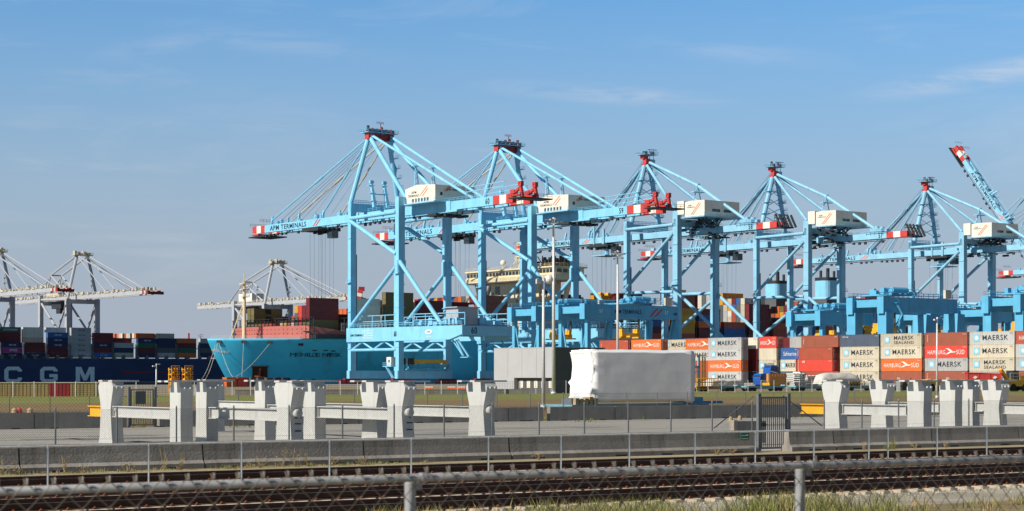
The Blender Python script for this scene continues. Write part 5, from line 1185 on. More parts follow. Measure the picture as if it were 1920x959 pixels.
def yard_container(u1, v, z, ln, ht, c, mark, lab, grp, body_doors=True):
    """u1 = end towards the viewer; long lit face looks towards -x"""
    o = bpy.data.objects.new('shipping_container', cmesh(ln, ht, c)); C.objects.link(o); o.location = QB(v, u1, z) ; o.rotation_euler = (0, 0, AQ)
    tag(o, lab, 'container', grp); doors(o, c, ht); mid = ln / 2; f_ = ln / 12.19
    if mark == 'M': star_logo(o, 0, ln * .84, ht * .52, 1.6); text('MAERSK', 6.9 * f_, 1.15, 'letter', o, (-.02, ln * .425, ht * .53), FL, .006)
    elif mark == 'MS': star_logo(o, 0, ln * .84, ht * .52, 1.5); text('MAERSK', 5.9 * f_, .88, 'letter', o, (-.02, ln * .43, ht * .66), FL, .006); text('SEALAND', 5.9 * f_, .66, 'letter', o, (-.02, ln * .43, ht * .28), FL, 0)
    elif mark == 'H':
        text('HAMBURG', 5.0 * f_, .95, 'letterw', o, (-.02, ln * .72, ht * .46), FL, 0); text('SÜD', 2.3 * f_, 1.2, 'letterw', o, (-.02, ln * .16, ht * .50), FL, 0)
        bd = MB()                                               # the two crossed wings of the bird emblem
        for p_ in ([(.52, .74), (.46, .70), (.41, .52), (.32, .42), (.27, .44), (.33, .50), (.38, .64), (.44, .76)], [(.52, .26), (.44, .44), (.38, .50), (.30, .52), (.26, .48), (.30, .40), (.38, .42), (.44, .32)]):
            bd.prism([(-.012, ln * a, ht * b_) for a, b_ in p_], (-.012, 0, 0))
        bd.build('bird_emblem', 'letterw', o)
    elif mark == 'S':
        text('Safmarine', 4.4, 1.0, 'letterw', o, (-.02, ln * .48, ht * .5), FL, 0); 
    elif mark == 'num':
        text('HLBU 471', .18, 1.6, 'letterw', o, (-.02, ln * .93, ht * .55))
    elif mark == 'A': text('VENTURA', 1.7, .3, 'letterw', o, (-.02, ln * .87, ht * .80)) if False else text('TRITON', 1.9, .26, 'letterw', o, (-.02, ln * .87, ht * .80))
    elif mark == 'OR': text('OR', .9, .5, 'letterw', o, (-.02, ln * .78, ht * .80))
    elif mark == 'G': text('G', .6, .7, 'red', o, (-.02, ln * .82, ht * .35))
    if z > -5 and mark and c not in ('mustard',):               # identification code at the right end
        text('TCNU 8', .9, .16, 'letter' if c in ('pale grey', 'beige', 'cream white') else 'letterw', o, (-.02, .85, ht * .85))
    return o
YZ = 1.2
TW = {0: 'top one', 1: 'second down', 2: 'third down', 3: 'bottom one'}
stacks = [  # px of the near end, v row, length, list from top (colour, mark), position words
    (1993, -20, 12.19, [('rust red', 'H'), ('pale grey', 'M'), ('pale grey', 'M'), ('brown', None)], 'first stack from the right edge'),
    (1902, -20, 12.19, [('pale grey', 'M'), ('beige', 'M'), ('beige', 'MS'), ('pale grey', 'M')], 'second stack from the right edge'),
    (1814, -20, 12.19, [('brown', 'num'), ('bright red', 'H'), ('pale grey', 'M'), ('brown', 'num')], 'third stack from the right edge'),
    (1728, -20, 12.19, [('beige', 'MS'), ('beige', 'M'), ('orange', 'H'), ('brown', None)], 'fourth stack from the right edge'),
    (1648, -20, 12.19, [('slate', 'A'), ('beige', 'M'), ('beige', 'M'), ('beige', 'M')], 'stack topped by the slate container'),
    (1572, -19.6, 12.19, [('brown', 'num'), ('rust red', 'num'), ('bright red', 'OR'), ('rust red', None)], 'brown stack left of the slate container'),
    (1497, -19.6, 6.06, [None, ('blue', 'S'), ('beige', 'M'), ('slate', None)], 'short stack with the blue container'),
    (1456, -20, 6.06, [('bright red', 'H'), ('beige', None), ('beige', 'M'), ('beige', None)], 'short stack behind the blue truck cabs'),
    (1390, -20, 12.19, [('pale grey', 'M'), ('pale grey', 'M'), ('orange', 'H'), ('pale grey', 'M')], 'tall stack right of the white wrapped cargo'),
    (1345, -16, 12.19, [('orange', 'H'), ('pale grey', 'M'), ('rust red', None), ('brown', None)], 'stack half hidden behind the tall grey one'),
    (1300, -12, 12.19, [('beige', 'M'), ('brown', None), ('rust red', None), ('brown', None)], 'stack peeping out left behind the orange one'),
    (1240, -20, 12.19, [('orange', 'H'), ('rust red', None), ('beige', None), ('brown', None)], 'red stack just above the white wrapped cargo'),
    (1178, -20, 12.19, [('rust red', 'num'), ('brown', None), ('rust red', None), ('brown', None)], 'brown stack above the left of the wrapped cargo'),
    (1448, -12, 6.06, [('rust red', None), ('maroon', None), ('brown', None), ('maroon', None)], 'maroon stack deep behind the short red one'),
    (1420, -15, 6.06, [('cream white', 'G'), ('maroon', None), ('maroon', None), ('slate', None)], 'dark stack under the small cream container'),
    (1508, -9, 12.19, [('maroon', None), ('rust red', None), ('maroon', None), ('brown', None)], 'maroon stack behind the blue container'),
    (1548, -14, 12.19, [('pale grey', None), ('mustard', None), ('maroon', None), ('maroon', None)], 'hidden stack behind the brown one'),
]
HT = 2.896
for px, v, ln, items, where in stacks:
    u1 = u_of(px, v); u1 = u1
    for k, it in enumerate(items):
        if it is None: continue
        c, mk = it; z = YZ + HT * (3 - k) + .01 * (3 - k)
        du = random.uniform(-.05, .05) + (1.9 if (px == 1572 and k in (1, 2)) else 0)
        desc = {'M': ' with star panel', 'MS': ' with two-line lettering', 'H': ' with white bird emblem', 'S': ' with white script', 'num': '', 'A': '', 'OR': ' marked OR', 'G': ' marked G', None: ''}[mk]
        yard_container(u1 + du, v, z, ln, HT - .006, c, mk, '%s container%s, %s, %s' % (c, desc, TW[k], where), 'containers stacked in the yard')
# second block to the right, only its upper tiers show above the first
blk = MB(); 
for i in range(5):
    for r_ in range(1, 3):
        for k in range(3 + (r_ % 2)):
            c = random.choice(['maroon', 'rust red', 'pale grey', 'beige', 'brown', 'slate'])
            o = bpy.data.objects.new('shipping_container', cmesh(12.19, HT - .006, c)); C.objects.link(o)
            u1 = -271.2 + 13 * i; o.location = QB(-20 + 2.75 * r_, u1, YZ + HT * k + .01 * k); o.rotation_euler = (0, 0, AQ)
            tag(o, '%s container, %s of row %d behind the %s right-hand front stack' % (c, ['bottom one', 'second up', 'third up', 'top one'][k], r_ + 1, ['second', 'third', 'fourth', 'fifth', 'sixth'][i]), 'container', 'containers stacked in the yard')

NYARD = sum(1 for o in C.objects if o.get('category') == 'container')
# ---- containers on the two ships
HS = 2.62
cands = []          # score, x(v), y(u), z, colour, label, mark, ship
SC = ['maroon', 'maroon', 'rust red', 'rust red', 'brown', 'mustard', 'mustard', 'pale grey', 'beige', 'olive', 'navy', 'orange', 'cream white', 'dark grey', 'blue', 'bright red']
bays = []
v_ = -8.5; i = 0
while v_ < 345:
    if not (94 < v_ + 12.2 and v_ < 117): bays.append(v_)
    v_ += 14.5
    if 90 < v_ < 112: v_ = 118
ov = {0: [6, 6, 5.0, 4, 4, 4] + [2] * 11 + [4, 4] + [0] * 3, 1: [5, 5, 5, 4, 4] + [3] * 17, 2: [5.8] + [5] * 2 + [5] * 3 + [4] * 16, 3: [5, 5] + [5] * 8 + [5] * 6 + [4] * 6, 4: [4] * 2 + [5] * 12 + [5] * 8, 5: [6] * 4 + [6] * 8 + [6] * 10, 6: [1] * 22}
ovc = {0: ['olive', 'olive', 'maroon', 'maroon', 'maroon', 'maroon', 'maroon'], 2: ['olive', 'navy', 'mustard', 'mustard', 'olive', 'olive', 'olive']}
H_ = {}
rnd = random.Random(4)
for bi, v_ in enumerate(bays):
    base = (6, 4, 7, 5, 3, 7, 4, 6)[bi % 8] if bi > 6 else 5
    if bi in ov: hh = [int(round(x)) for x in ov[bi]]
    else:
        hh = []; cur = base + rnd.choice((-1, 0, 0, 1))
        for c_ in range(22):
            if rnd.random() < .3: cur = base + rnd.choice((-2, -1, 0, 0, 1))
            hh.append(cur)
    H_[bi] = hh + [0] * (22 - len(hh))
marks = {}
for bi, v_ in enumerate(bays):
    for j in range(22):
        if half(v_ - stem(ZD) + 0.1, ZD) < abs((j + .5 - 11) * 2.6) + .6: continue
        cj = None
        for k in range(H_[bi][j]):
            fwd = H_[bi - 1][j] if bi > 0 and bays[bi - 1] + 16 > v_ else 0
            if v_ < 121 and v_ > 110: fwd = 7 if 6 < j < 16 else 0
            end = k >= fwd - (0 if bi else 0) or (j == 0 and k < fwd and False)
            side = j == 0 or k >= H_[bi][j - 1]
            if not (end or side): continue
            if rnd.random() < .45 or cj is None: cj = rnd.choice(SC)
            c = cj
            if (j == 0 or (bi == 0 and j < 4)) and bi in ovc: c = ovc[bi][min(k, len(ovc[bi]) - 1)]
            if bi == 2 and j == 0: c = 'olive'
            if bi == 0 and j > 14: c = 'olive'
            mk = None
            if side and c in ('pale grey', 'beige', 'dark grey') and rnd.random() < .7: mk = 'M'
            x, y = v_, UM - 29.3 + j * 2.66; p = QB(x, y)
            area = (12.2 * .8 if side else 0) + (2.44 * .5 if end else 0)
            cands.append((area / p.y ** 1.3, x, y, ZD + 1.5 + HS * k, c, '%s container, light blue ship, bay %d from bow, tier %d, row %d from quay' % (c, bi + 1, k + 1, j + 1), mk, 'a', side, end))
# navy ship
U2 = 469
nb = []
pat = [  # bay start column px, tiers from the top
    (-39, ['rust red', 'maroon', 'navy', 'magenta', 'navy']), (5, ['navy', 'magenta', 'navy']), (48, ['maroon', 'maroon', 'navy']), (91, ['blue', 'navy', 'navy', 'maroon', 'maroon']),
    (135, ['pale grey'] * 6), (177, ['maroon', 'maroon', 'navy', 'maroon', 'blue']), (216, ['pale grey', 'navy', 'beige']), (260, ['navy', 'dark green', 'maroon', 'navy']),
    (297, ['navy', 'navy', 'dark grey', 'pale grey']), (335, ['orange', 'maroon', 'dark green', 'orange']), (377, ['pale grey', 'navy', 'dark grey', 'navy']), (417, ['maroon', 'navy', 'navy', 'rust red']), (456, ['navy', 'blue', 'navy', 'maroon'])]
rear = {0: 6, 1: 6, 2: 6, 3: 6, 4: 6, 5: 5, 6: 4, 7: 5, 8: 5, 9: 4, 10: 4, 11: 4, 12: 4}
for bi, (px, tiers) in enumerate(pat):
    v_ = v_of(px, U2); top = len(tiers)
    for j in range(20):
        n = top if j == 0 else (rear[bi] if rnd.random() < .75 else rear[bi] - 1)
        if bi in (0, 1) and j > 0: n = 6
        for k in range(n):
            side = j == 0 or (k >= top and j == 1) ; end = k >= (rear.get(bi - 1, 0) if j else (len(pat[bi - 1][1]) if bi else 0))
            if j > 1 and not (end and k >= rear[bi] - 1): continue
            if not (side or end): continue
            c = tiers[top - 1 - k] if j == 0 else rnd.choice(['rust red', 'orange', 'maroon', 'cream white', 'beige', 'navy', 'pale grey', 'bright red'])
            if j and bi in (2, 3): c = rnd.choice(['cream white', 'beige', 'cream white'])
            if j and bi == 1: c = 'dark green' if k == 5 and j == 1 else ('maroon' if j == 1 else rnd.choice(['orange', 'rust red', 'pale grey', 'mustard']))
            x, y = v_, U2 + 1 + 2.6 * j; p = QB(x, y)
            area = (12.2 * .9 if side else 0) + (2.44 * .35 if end else 0)
            zb = zat(671, p.y)
            cands.append((area / p.y ** 1.3 * (1 if px > -30 else .01), x, y, zb + 2.88 * k, c, '%s container, navy ship, bay %d from left, tier %d, row %d from near side' % (c, bi + 1, k + 1, j + 1), ('ONE' if c == 'magenta' else ('C' if side and c in ('navy', 'pale grey', 'blue') else None)), 'b', side, end))
cands.sort(key=lambda q: -q[0])
NI = 297 - NYARD
rest = {'a': MB(), 'b': MB()}; usedc = {'a': [], 'b': []}
def bare(mb, x, y, z, ht, mi): mb.box(x, x + 12.19, y, y + 2.438, z, z + ht, mi)
for idx, (sc, x, y, z, c, lab, mk, sh, side, end) in enumerate(cands):
    ht = HS - .03 if sh == 'a' else 2.85
    if idx < NI:
        o = bpy.data.objects.new('shipping_container', cmesh(12.19, ht, c, ax='x')); C.objects.link(o); o.location = QB(x, y, z); o.rotation_euler = (0, 0, AQ)
        tag(o, lab, 'container', 'containers on the light blue ship' if sh == 'a' else 'containers on the navy ship')
        if side:
            lm = 'letter' if c in ('pale grey', 'beige', 'cream white') else 'letterb'
            if mk == 'M': star_logo(o, 2.2, 0, ht * .5, 1.5, 'R'); text('MAERSK', 5.8, .95, lm, o, (7.0, -.03, ht * .5), FR)
            elif mk == 'ONE': text('ONE', 4.6, 1.4, 'letterw', o, (6.6, -.03, ht * .5), FR)
            elif mk == 'C': text('CMA CGM', 4.2, .75, lm, o, (6.1, -.03, ht * .5), FR)
            elif c == 'olive': 
                MB().box(4.9, 7.3, -.06, -.03, .5, ht - .4).build('emblem', 'mustard' if False else 'black', o)
            elif c == 'dark green': text('CHINA', 7.6, 1.0, 'letterw', o, (6.1, -.03, ht * .5), FR) if rnd.random() < .0 else text('EVERGREEN', 8.2, 1.0, 'letterw', o, (6.1, -.03, ht * .5), FR)
    else:
        if c not in usedc[sh]: usedc[sh].append(c)
        bare(rest[sh], x, y, z, ht, usedc[sh].index(c))
for sh, nm in (('a', 'light blue'), ('b', 'navy')):
    if rest[sh].f:
        o = rest[sh].build('deck_containers', [cmat(c) for c in usedc[sh]]); o.location = QB(0, 0); o.rotation_euler = (0, 0, AQ); o['kind'] = 'stuff'
# lashing bridges between the bays
lb = MB()
for v_ in bays:
    for j in range(0, 23, 1): lb.box(v_ - 1.6, v_ - 1.3, UM - 29.3 + j * 2.66 - .15, UM - 29.3 + j * 2.66 + .15, ZD, ZD + 7.5)
    for z in (ZD + 2.5, ZD + 5, ZD + 7.4): lb.box(v_ - 2.0, v_ - .9, UM - 29.3, UM + 29.3, z, z + .15)
    lb.box(v_ - .4, v_ + 12.6, UM - 29, UM + 29, ZD, ZD + 1.45)
lb.build('lashing_bridges', 'dark', ship)['kind'] = 'stuff'

ship2 = thing('container_ship', 'navy blue container ship across the basin with huge pale letters C G M', 'ship', QB(0, 0), AQ)
vL = v_of(-260, U2); vR = v_of(560, U2); zt_ = 12.4
hb_ = MB(); hb_.prism([(vL, U2, -5), (vR + 12, U2, -5), (vR + 22, U2 + 10, zt_ + 1), (vR + 14, U2, zt_), (vL, U2, zt_)][:0] or [(vL, U2, -5), (vR, U2, -5), (vR, U2, zt_), (vL, U2, zt_)], (0, 55, 0))
h2 = hb_.build('hull', 'navy', ship2)
GL = {'C': [(10, 6.3), (10, 7.2), (8.2, 9), (1.8, 9), (0, 7.2), (0, 1.8), (1.8, 0), (8.2, 0), (10, 1.8), (10, 2.9), (7.7, 2.9), (7.7, 2.5), (7.2, 2.0), (2.9, 2.0), (2.3, 2.6), (2.3, 6.4), (2.9, 7), (7.2, 7), (7.7, 6.5), (7.7, 6.3)],
      'G': [(10, 6.3), (10, 7.2), (8.2, 9), (1.8, 9), (0, 7.2), (0, 1.8), (1.8, 0), (8.2, 0), (10, 1.8), (10, 4.9), (5.2, 4.9), (5.2, 3.1), (7.7, 3.1), (7.7, 2.5), (7.2, 2.0), (2.9, 2.0), (2.3, 2.6), (2.3, 6.4), (2.9, 7), (7.2, 7), (7.7, 6.5), (7.7, 6.3)],
      'M': [(0, 0), (0, 9), (2.9, 9), (5, 3.9), (7.1, 9), (10, 9), (10, 0), (7.8, 0), (7.8, 5.6), (5.9, 1.2), (4.1, 1.2), (2.2, 5.6), (2.2, 0)]}
for ch, xa, xb in (('C', 8, 41), ('G', 75, 108), ('M', 142, 177)):
    a = v_of(xa, U2); b_ = v_of(xb, U2); MB().prism([(a + (b_ - a) * x / 10, U2 - .04, -.9 + y) for x, y in GL[ch]], (0, -.12, 0)).build('lettering', 'letterb', h2)
a = v_of(228, U2); b_ = v_of(330, U2); MB().prism([(a, U2 - .05, 5.9), (b_, U2 - .05, 4.9), (a, U2 - .05, 4.3)], (0, -.05, 0)).build('hull_stripe', 'darkred', h2)
ls = MB(); v_ = vL
pat_v = [v_of(px, U2) for px, _ in pat]
for v_ in pat_v:
    for dv in (-1.7, -.8): ls.box(v_ + dv, v_ + dv + .35, U2 + .5, U2 + 1.0, zt_, zt_ + 9)
    ls.box(v_ - 1.7, v_ + .0, U2 + .5, U2 + 50, zt_ + 7, zt_ + 7.2)
    for dv in (0, 6): ls.box(v_ + dv - 1.2, v_ + dv + .6, U2 + .3, U2 + 2, zt_, zt_ + 2.5)
ls.box(vL, vR, U2 + 2, U2 + 52, zt_, zt_ + .8).railing((vL, U2 + .2, zt_), (vR, U2 + .2, zt_), 1.2, 3.2, .12); ls.build('lashing_bridges', 'galvdull', ship2)['kind'] = 'stuff'

# ------------------------------------------------------------------ yard gantry cranes
def asc(lab, pxe, Y, span, ul, ztop=23.8, legw=1.9, trol=.55, name=False, stairs=False, zleg=1.0):
    p = at(pxe, Y); t = thing('yard_gantry_crane', lab, 'gantry crane', (p.x, p.y, 0), AQ, 'blue gantry cranes in the container yard'); gd = 4.0
    for k, y in enumerate((0, ul)):
        g_ = MB(); g_.box(0, span, y - .8, y + .8, ztop - gd, ztop).box(-.35, 0, y - 1.1, y + 1.1, ztop - gd - .4, ztop + .1); go = g_.build('girder', 'yardblue', t)
        MB().railing((0, y - .75, ztop), (span, y - .75, ztop), 1.2, 2, .12).railing((0, y + .75, ztop), (span, y + .75, ztop), 1.2, 2, .12).build('railing', 'yardblue', go)
        if name and k == 0:
            text('APM TERMINALS', 10.5, 1.2, 'letter', go, (span * .45, y - .83, ztop - 2), FR)
            for q in range(2): MB().prism([(span * .68 + 2.0 * q, y - .81, ztop - 3.3), (span * .68 + .8 + 2.0 * q, y - .81, ztop - 3.3), (span * .68 + 3.6 + 2.0 * q, y - .81, ztop - .9), (span * .68 + 2.8 + 2.0 * q, y - .81, ztop - .9)], (0, -.03, 0)).build('logo_stripe', 'red', go)
            text('57', 1.4, 1.0, 'letterb', go, (span * .17, y - .83, ztop - 2), FR); text('ABB', 1.6, .8, 'black', go, (span * .97 - .2, y - .83, ztop - 2.3), FR); text('57', 1.4, 1.0, 'letterb', go, (span * .87, y - .83, ztop - 2), FR)
        for x in (.9, span - 2.6):
            MB().bar((x + .9 + (1.4 if x > 3 else 0), y, ztop - gd), (x + .9, y, 1.2), legw, legw * (1.0 if x < 3 else 1.6)).build('leg', 'yardblue', t)
        for x in (.9, span - 2.6):
            for dd in (-1, 1): MB().tube((x + .9, y, ztop - gd - .3), (x + .9, y + (4.6 if y == 0 else -4.6), 1.6), .26, 6).build('brace', 'yardblue', t) if dd == 1 else None
    for x in (.9, span - 2.6):
        MB().box(x, x + 1.8, -2, ul + 2, .3, 1.5).build('sill_beam', 'yardblue', t)
        MB().box(x + .3, x + 1.5, .8, ul - .8, ztop - 2.6, ztop - .6).build('end_beam', 'yardblue', t)
    for x in (.9, span - 2.6):
        for y in (-1, 1.4, ul - 1.4, ul + 1): MB().tube((x + .6, y, .3), (x + 1.2, y, .3), .35, 12).build('wheel', 'dark', t)
    tx = span * trol; tr = MB(); tr.box(tx - 4, tx + 4, -.6, ul + .6, ztop + .5, ztop + .9).tube((tx - 2, 1.2, ztop + 2), (tx + 4, 1.2, ztop + 2), .8, 12).tube((tx - 2, 4.4, ztop + 2), (tx + 4, 4.4, ztop + 2), .8, 12)
    for _ in range(22):
        a = random.uniform(-4, 7); b_ = random.uniform(0, ul - 1); tr.box(tx + a, tx + a + random.uniform(.4, 1.3), b_, b_ + random.uniform(.4, 1.2), ztop + .9, ztop + random.uniform(1.2, 2.8))
    tr.railing((tx - 5, -.6, ztop + .9), (tx + 8, -.6, ztop + .9), 1.3, 1.3, .12); tro = tr.build('trolley', 'yardblue', t)
    zs = 15.0; ro = MB()
    for a in (-3, -1.6, 1.6, 3): ro.tube((tx + a, ul * .35, ztop), (tx + a * .7, ul * .35, zs + 1), .10, 4).tube((tx + a, ul * .65, ztop), (tx + a * .7, ul * .65, zs + 1), .10, 4)
    ro.tube((tx + 4, ul * .5, ztop), (tx + 4, ul * .5, zs + 2), .35, 6).build('hoist_rope', 'rope', tro)
    sp = MB(); y = ul / 2; sp.box(tx - 3.6, tx + 3.6, y - 1.2, y + 1.2, zs - .3, zs + .7).box(tx - 2, tx + 2, y - 2.9, y + 2.9, zs - .6, zs - .1).box(tx - 1.2, tx + 1.2, y - 6, y + 6, zs - .9, zs - .5)
    for a in (-3, 3): sp.box(tx + a - .5, tx + a + .5, y - 1, y + 1, zs + .7, zs + 2.0)
    sp.build('spreader', 'yellow', tro)
    MB().box(span - 6, span - 3.6, -1.7, -.85, ztop + .1, ztop + 2.4).build('electrical_cabinet', 'palegrey', t)
    if stairs:
        s_ = MB(); n = 7
        for k in range(n):
            z0 = 1.5 + (ztop - 3) * k / n; z1 = 1.5 + (ztop - 3) * (k + 1) / n; a, b_ = (4.2, 6.4) if k % 2 else (6.4, 4.2)
            s_.bar((a, -1.6, z0), (b_, -1.6, z1), .8, .14).bar((a, -2.0, z0 + 1), (b_, -2.0, z1 + 1), .1, .1).box(min(a, b_) - .3 if b_ < a else b_ - .3, (min(a, b_) + .6) if b_ < a else b_ + .6, -2.1, -1.1, z1 - .1, z1)
        s_.build('stairway', 'yardblue', t)
    return t
asc('near blue yard gantry with dark lettering on its beam, yellow spreader hanging below', 1093, 535, 36.5, 12, name=True, trol=.62, legw=1.3)
asc('blue yard gantry just left of the lettered one, behind the grey building', 1002, 557, 30, 12, trol=.5, legw=1.2)
asc('large blue yard gantry with a zigzag stairway, right of the funnels', 1652, 488, 30, 10.8, legw=3.0, stairs=True, trol=.25)
asc('blue yard gantry carrying a yellow spreader, left of the large gantry', 1534, 560, 28, 12, 22.5, trol=.35, legw=1.3)
asc('blue yard gantry behind the lamp post at right, partly hidden by the large gantry', 1741, 560, 26, 12, 22.6, stairs=True, trol=.3)
asc('blue yard gantry near the right edge with a wide pale leg', 1852, 540, 26, 12, 23.0, legw=2.6, trol=.4)
asc('blue yard gantry cut by the right picture edge', 1908, 470, 30, 10, 23.5, legw=2.6, trol=.3, stairs=True)

# ------------------------------------------------------------------ cargo and vehicles in front of the stacks
def mafi(lab, px, Y, ln=12.5, rz=AR):
    p = at(px, Y); t = thing('flatbed_trailer', lab, 'trailer', (p.x, p.y, 0), rz, 'pale blue flatbed trailers')
    MB().box(0, ln, 0, 2.5, .75, 1.05).box(.2, ln - .2, .5, .8, .45, .75).box(.2, ln - .2, 1.7, 2, .45, .75).build('deck', 'trailer', t)
    for x in (1.2, 2.2, ln - 2.4, ln - 1.4):
        for y in (.2, 2.0): MB().tube((x, y, .45), (x, y + .35, .45), .44, 12).build('wheel', 'tyre', t)
    MB().box(ln, ln + .6, .6, 1.9, .85, 1.25).build('gooseneck', 'trailer', t); return t
for i, px in enumerate((1308, 1400, 1492, 1584, 1676, 1768, 1860)):
    mafi('pale blue flatbed trailer, %s from the left in the row before the stacks' % ORD[i], px, 352 + .55 * (px - 1308) / 10, 10.2)
def tarp(name, lab, cat, px0, px1, Y, y0, y1, z0, seed, roof=False):
    p = at(px0, Y); ln = (px1 - px0) / F * Y / .9; bm_ = bmesh.new(); bmesh.ops.create_cube(bm_, size=1); bmesh.ops.subdivide_edges(bm_, edges=bm_.edges[:], cuts=11, use_grid_fill=True)
    zt = zat(y1, Y); zb = z0
    for v in bm_.verts:
        a, b_, c_ = v.co.x + .5, v.co.y + .5, v.co.z + .5; q = Vector((a * ln, b_ * 2.6, 0))
        top = (zt - zb) * (1 - (.18 if not roof else .55) * abs(2 * b_ - 1) ** 2 - (.10 if not roof else .5 * max(0, abs(2 * a - .75) - .3)) * abs(2 * a - 1) ** 4)
        q.z = zb + c_ * top + mn.noise(q * .9 + Vector((seed, 0, 0))) * .18; q.y += mn.noise(q * 1.3 + Vector((0, seed, 0))) * .25; q.x += mn.noise(q * 1.1 + Vector((0, 0, seed))) * .2 + (1 - c_) * (a - .5) * .5
        v.co = q
    me = bpy.data.meshes.new(name); bm_.to_mesh(me); bm_.free(); me.materials.append(M['tarp']); me.polygons.foreach_set('use_smooth', [True] * len(me.polygons))
    o = bpy.data.objects.new(name, me); C.objects.link(o); o.location = (p.x, p.y, 0); o.rotation_euler = (0, 0, AR); return tag(o, lab, cat)
tarp('tarpaulin_covered_load', 'white tarpaulin bundle with creases in front of the tall grey stack', 'cargo', 1334, 1404, 372, 0, 711, .5, 3)
tarp('tarpaulin_covered_boat', 'white tarpaulin shaped like an upturned boat left of the slate stack', 'cargo', 1541, 1632, 372, 0, 699, 1.3, 9, True)
def cab(lab, px, Y, z0, s_=1.0):
    p = at(px, Y); t = thing('truck_tractor', lab, 'truck', (p.x, p.y, z0), AR + R(180), 'blue truck tractors'); t.location.z = z0
    b_ = MB(); b_.prism([(0, 0, .9), (2.2, 0, .9), (2.3, 0, 2.3), (2.0, 0, 3.25), (.5, 0, 3.35), (0, 0, 2.9)], (0, 2.45, 0)); ca = b_.build('cab', 'cabblue', t)
    MB().box(.35, 1.0, -.02, 0, 2.1, 2.8).build('side_window', 'glass', ca); MB().box(2.17, 2.2, .3, 2.1, 2.35, 2.95).build('windscreen', 'glass', ca); MB().box(1.3, 2.0, -.02, 0, 2.1, 2.8).box(.3, 1.0, 2.45, 2.47, 2.1, 2.8).box(1.3, 2.0, 2.45, 2.47, 2.1, 2.8).build('side_window', 'glass', ca)
    MB().box(1.3, 1.34, 2.46, 2.48, 1.0, 1.9).prism([(.1, 2.46, 1.5), (2.1, 2.46, 1.7), (2.1, 2.46, 1.95), (.1, 2.46, 1.75)], (0, .02, 0)).prism([(.1, -.02, 1.5), (2.1, -.02, 1.7), (2.1, -.02, 1.95), (.1, -.02, 1.75)], (0, .015, 0)).build('livery_stripe', 'letterw', ca)
    MB().box(-3.8, 2.0, .7, 1.0, .6, .9).box(-3.8, 2.0, 1.5, 1.8, .6, .9).build('chassis', 'dark', t)
    MB().tube((2.3, -.15, 2.4), (2.3, -.15, 2.9), .1, 6).tube((2.3, 2.6, 2.4), (2.3, 2.6, 2.9), .1, 6).build('mirror', 'dark', ca)
    for x in (1.2, -2.6):
        for y in (-.05, 2.15): MB().tube((x, y, .52), (x, y + .35, .52), .52, 14).build('wheel', 'tyre', t)
    return t
cab('front blue truck tractor with white stripe, lower of the two beside the orange container', 1427, 405, 0.15)
t = cab('rear blue truck tractor riding tilted higher on the back of the first', 1444, 409, 1.9); t.rotation_euler = (0, R(-7), AR + R(180))
p = at(1440, 409); o = bpy.data.objects.new('shipping_container', cmesh(6.06, 2.2, 'orange', ax='x')); 
me2 = MB(); me2.box(0, 7.0, 0, 2.4, 0, 2.55)
for k in range(9): me2.box(.3 + .8 * k, .38 + .8 * k, -.05, 0, .1, 2.5)
o = me2.build('sided_container', 'wood'); o.location = p + Vector((0, 0, 1.2)); o.location = at(1441, 402, .9); o.rotation_euler = (0, 0, AR); M['tan'] = mat('tan_orange_paint', (.60, .29, .10), .6, var=.12, dirt=(.3, .15, .06), dirt_amt=.5, streak=True); o.data.materials[0] = M['tan']
tag(o, 'tan orange ribbed open container behind the blue truck tractors', 'container', None)
p = at(1443, 366); t = thing('lifting_platform', 'low yellow platform lying in front of the blue truck tractors', 'platform', (p.x, p.y, 1.1), AR)
MB().box(0, 5.2, 0, 2.2, 0, .5).box(-.2, 5.4, -.1, .1, .5, .62).build('deck', 'yellow', t)
for (px, Y, n, lab) in ((1489, 384, 6, 'stack of grey-white folded flat racks, left pile'), (1514, 388, 5, 'stack of grey-white folded flat racks, right pile')):
    for k in range(n):
        p = at(px, Y); q = MB(); q.box(0, 3.1, 0, 2.3, 0, .22); 
        for x in (0, 1.0, 2.0, 2.9): q.box(x, x + .2, -.03, 2.33, .22, .36)
        o = q.build('flat_rack', 'pylon'); o.location = (p.x + random.uniform(-.1, .1), p.y, .9 + .46 * k); o.rotation_euler = (0, 0, AR); tag(o, 'grey-white folded flat rack, %s of the %s' % (['bottom', 'second', 'third', 'fourth', 'fifth', 'sixth'][k], 'left pile' if px < 1500 else 'right pile'), 'flat rack', 'piles of folded flat racks')
# a white road tractor nose just visible behind the racks
t = thing('truck_tractor', 'white truck tractor half hidden behind the tan container', 'truck', at(1500, 415, .9), AR)
wc = MB(); wc.prism([(0, 0, .6), (2.2, 0, .6), (2.3, 0, 1.9), (1.7, 0, 2.8), (0, 0, 3.0)], (0, 2.4, 0)); wc.build('cab', 'white', t); MB().box(.9, 1.7, -.03, 0, 1.7, 2.4).build('side_window', 'glass', t); MB().box(-1, 2, .4, 2, .2, .59).build('chassis', 'dark', t)
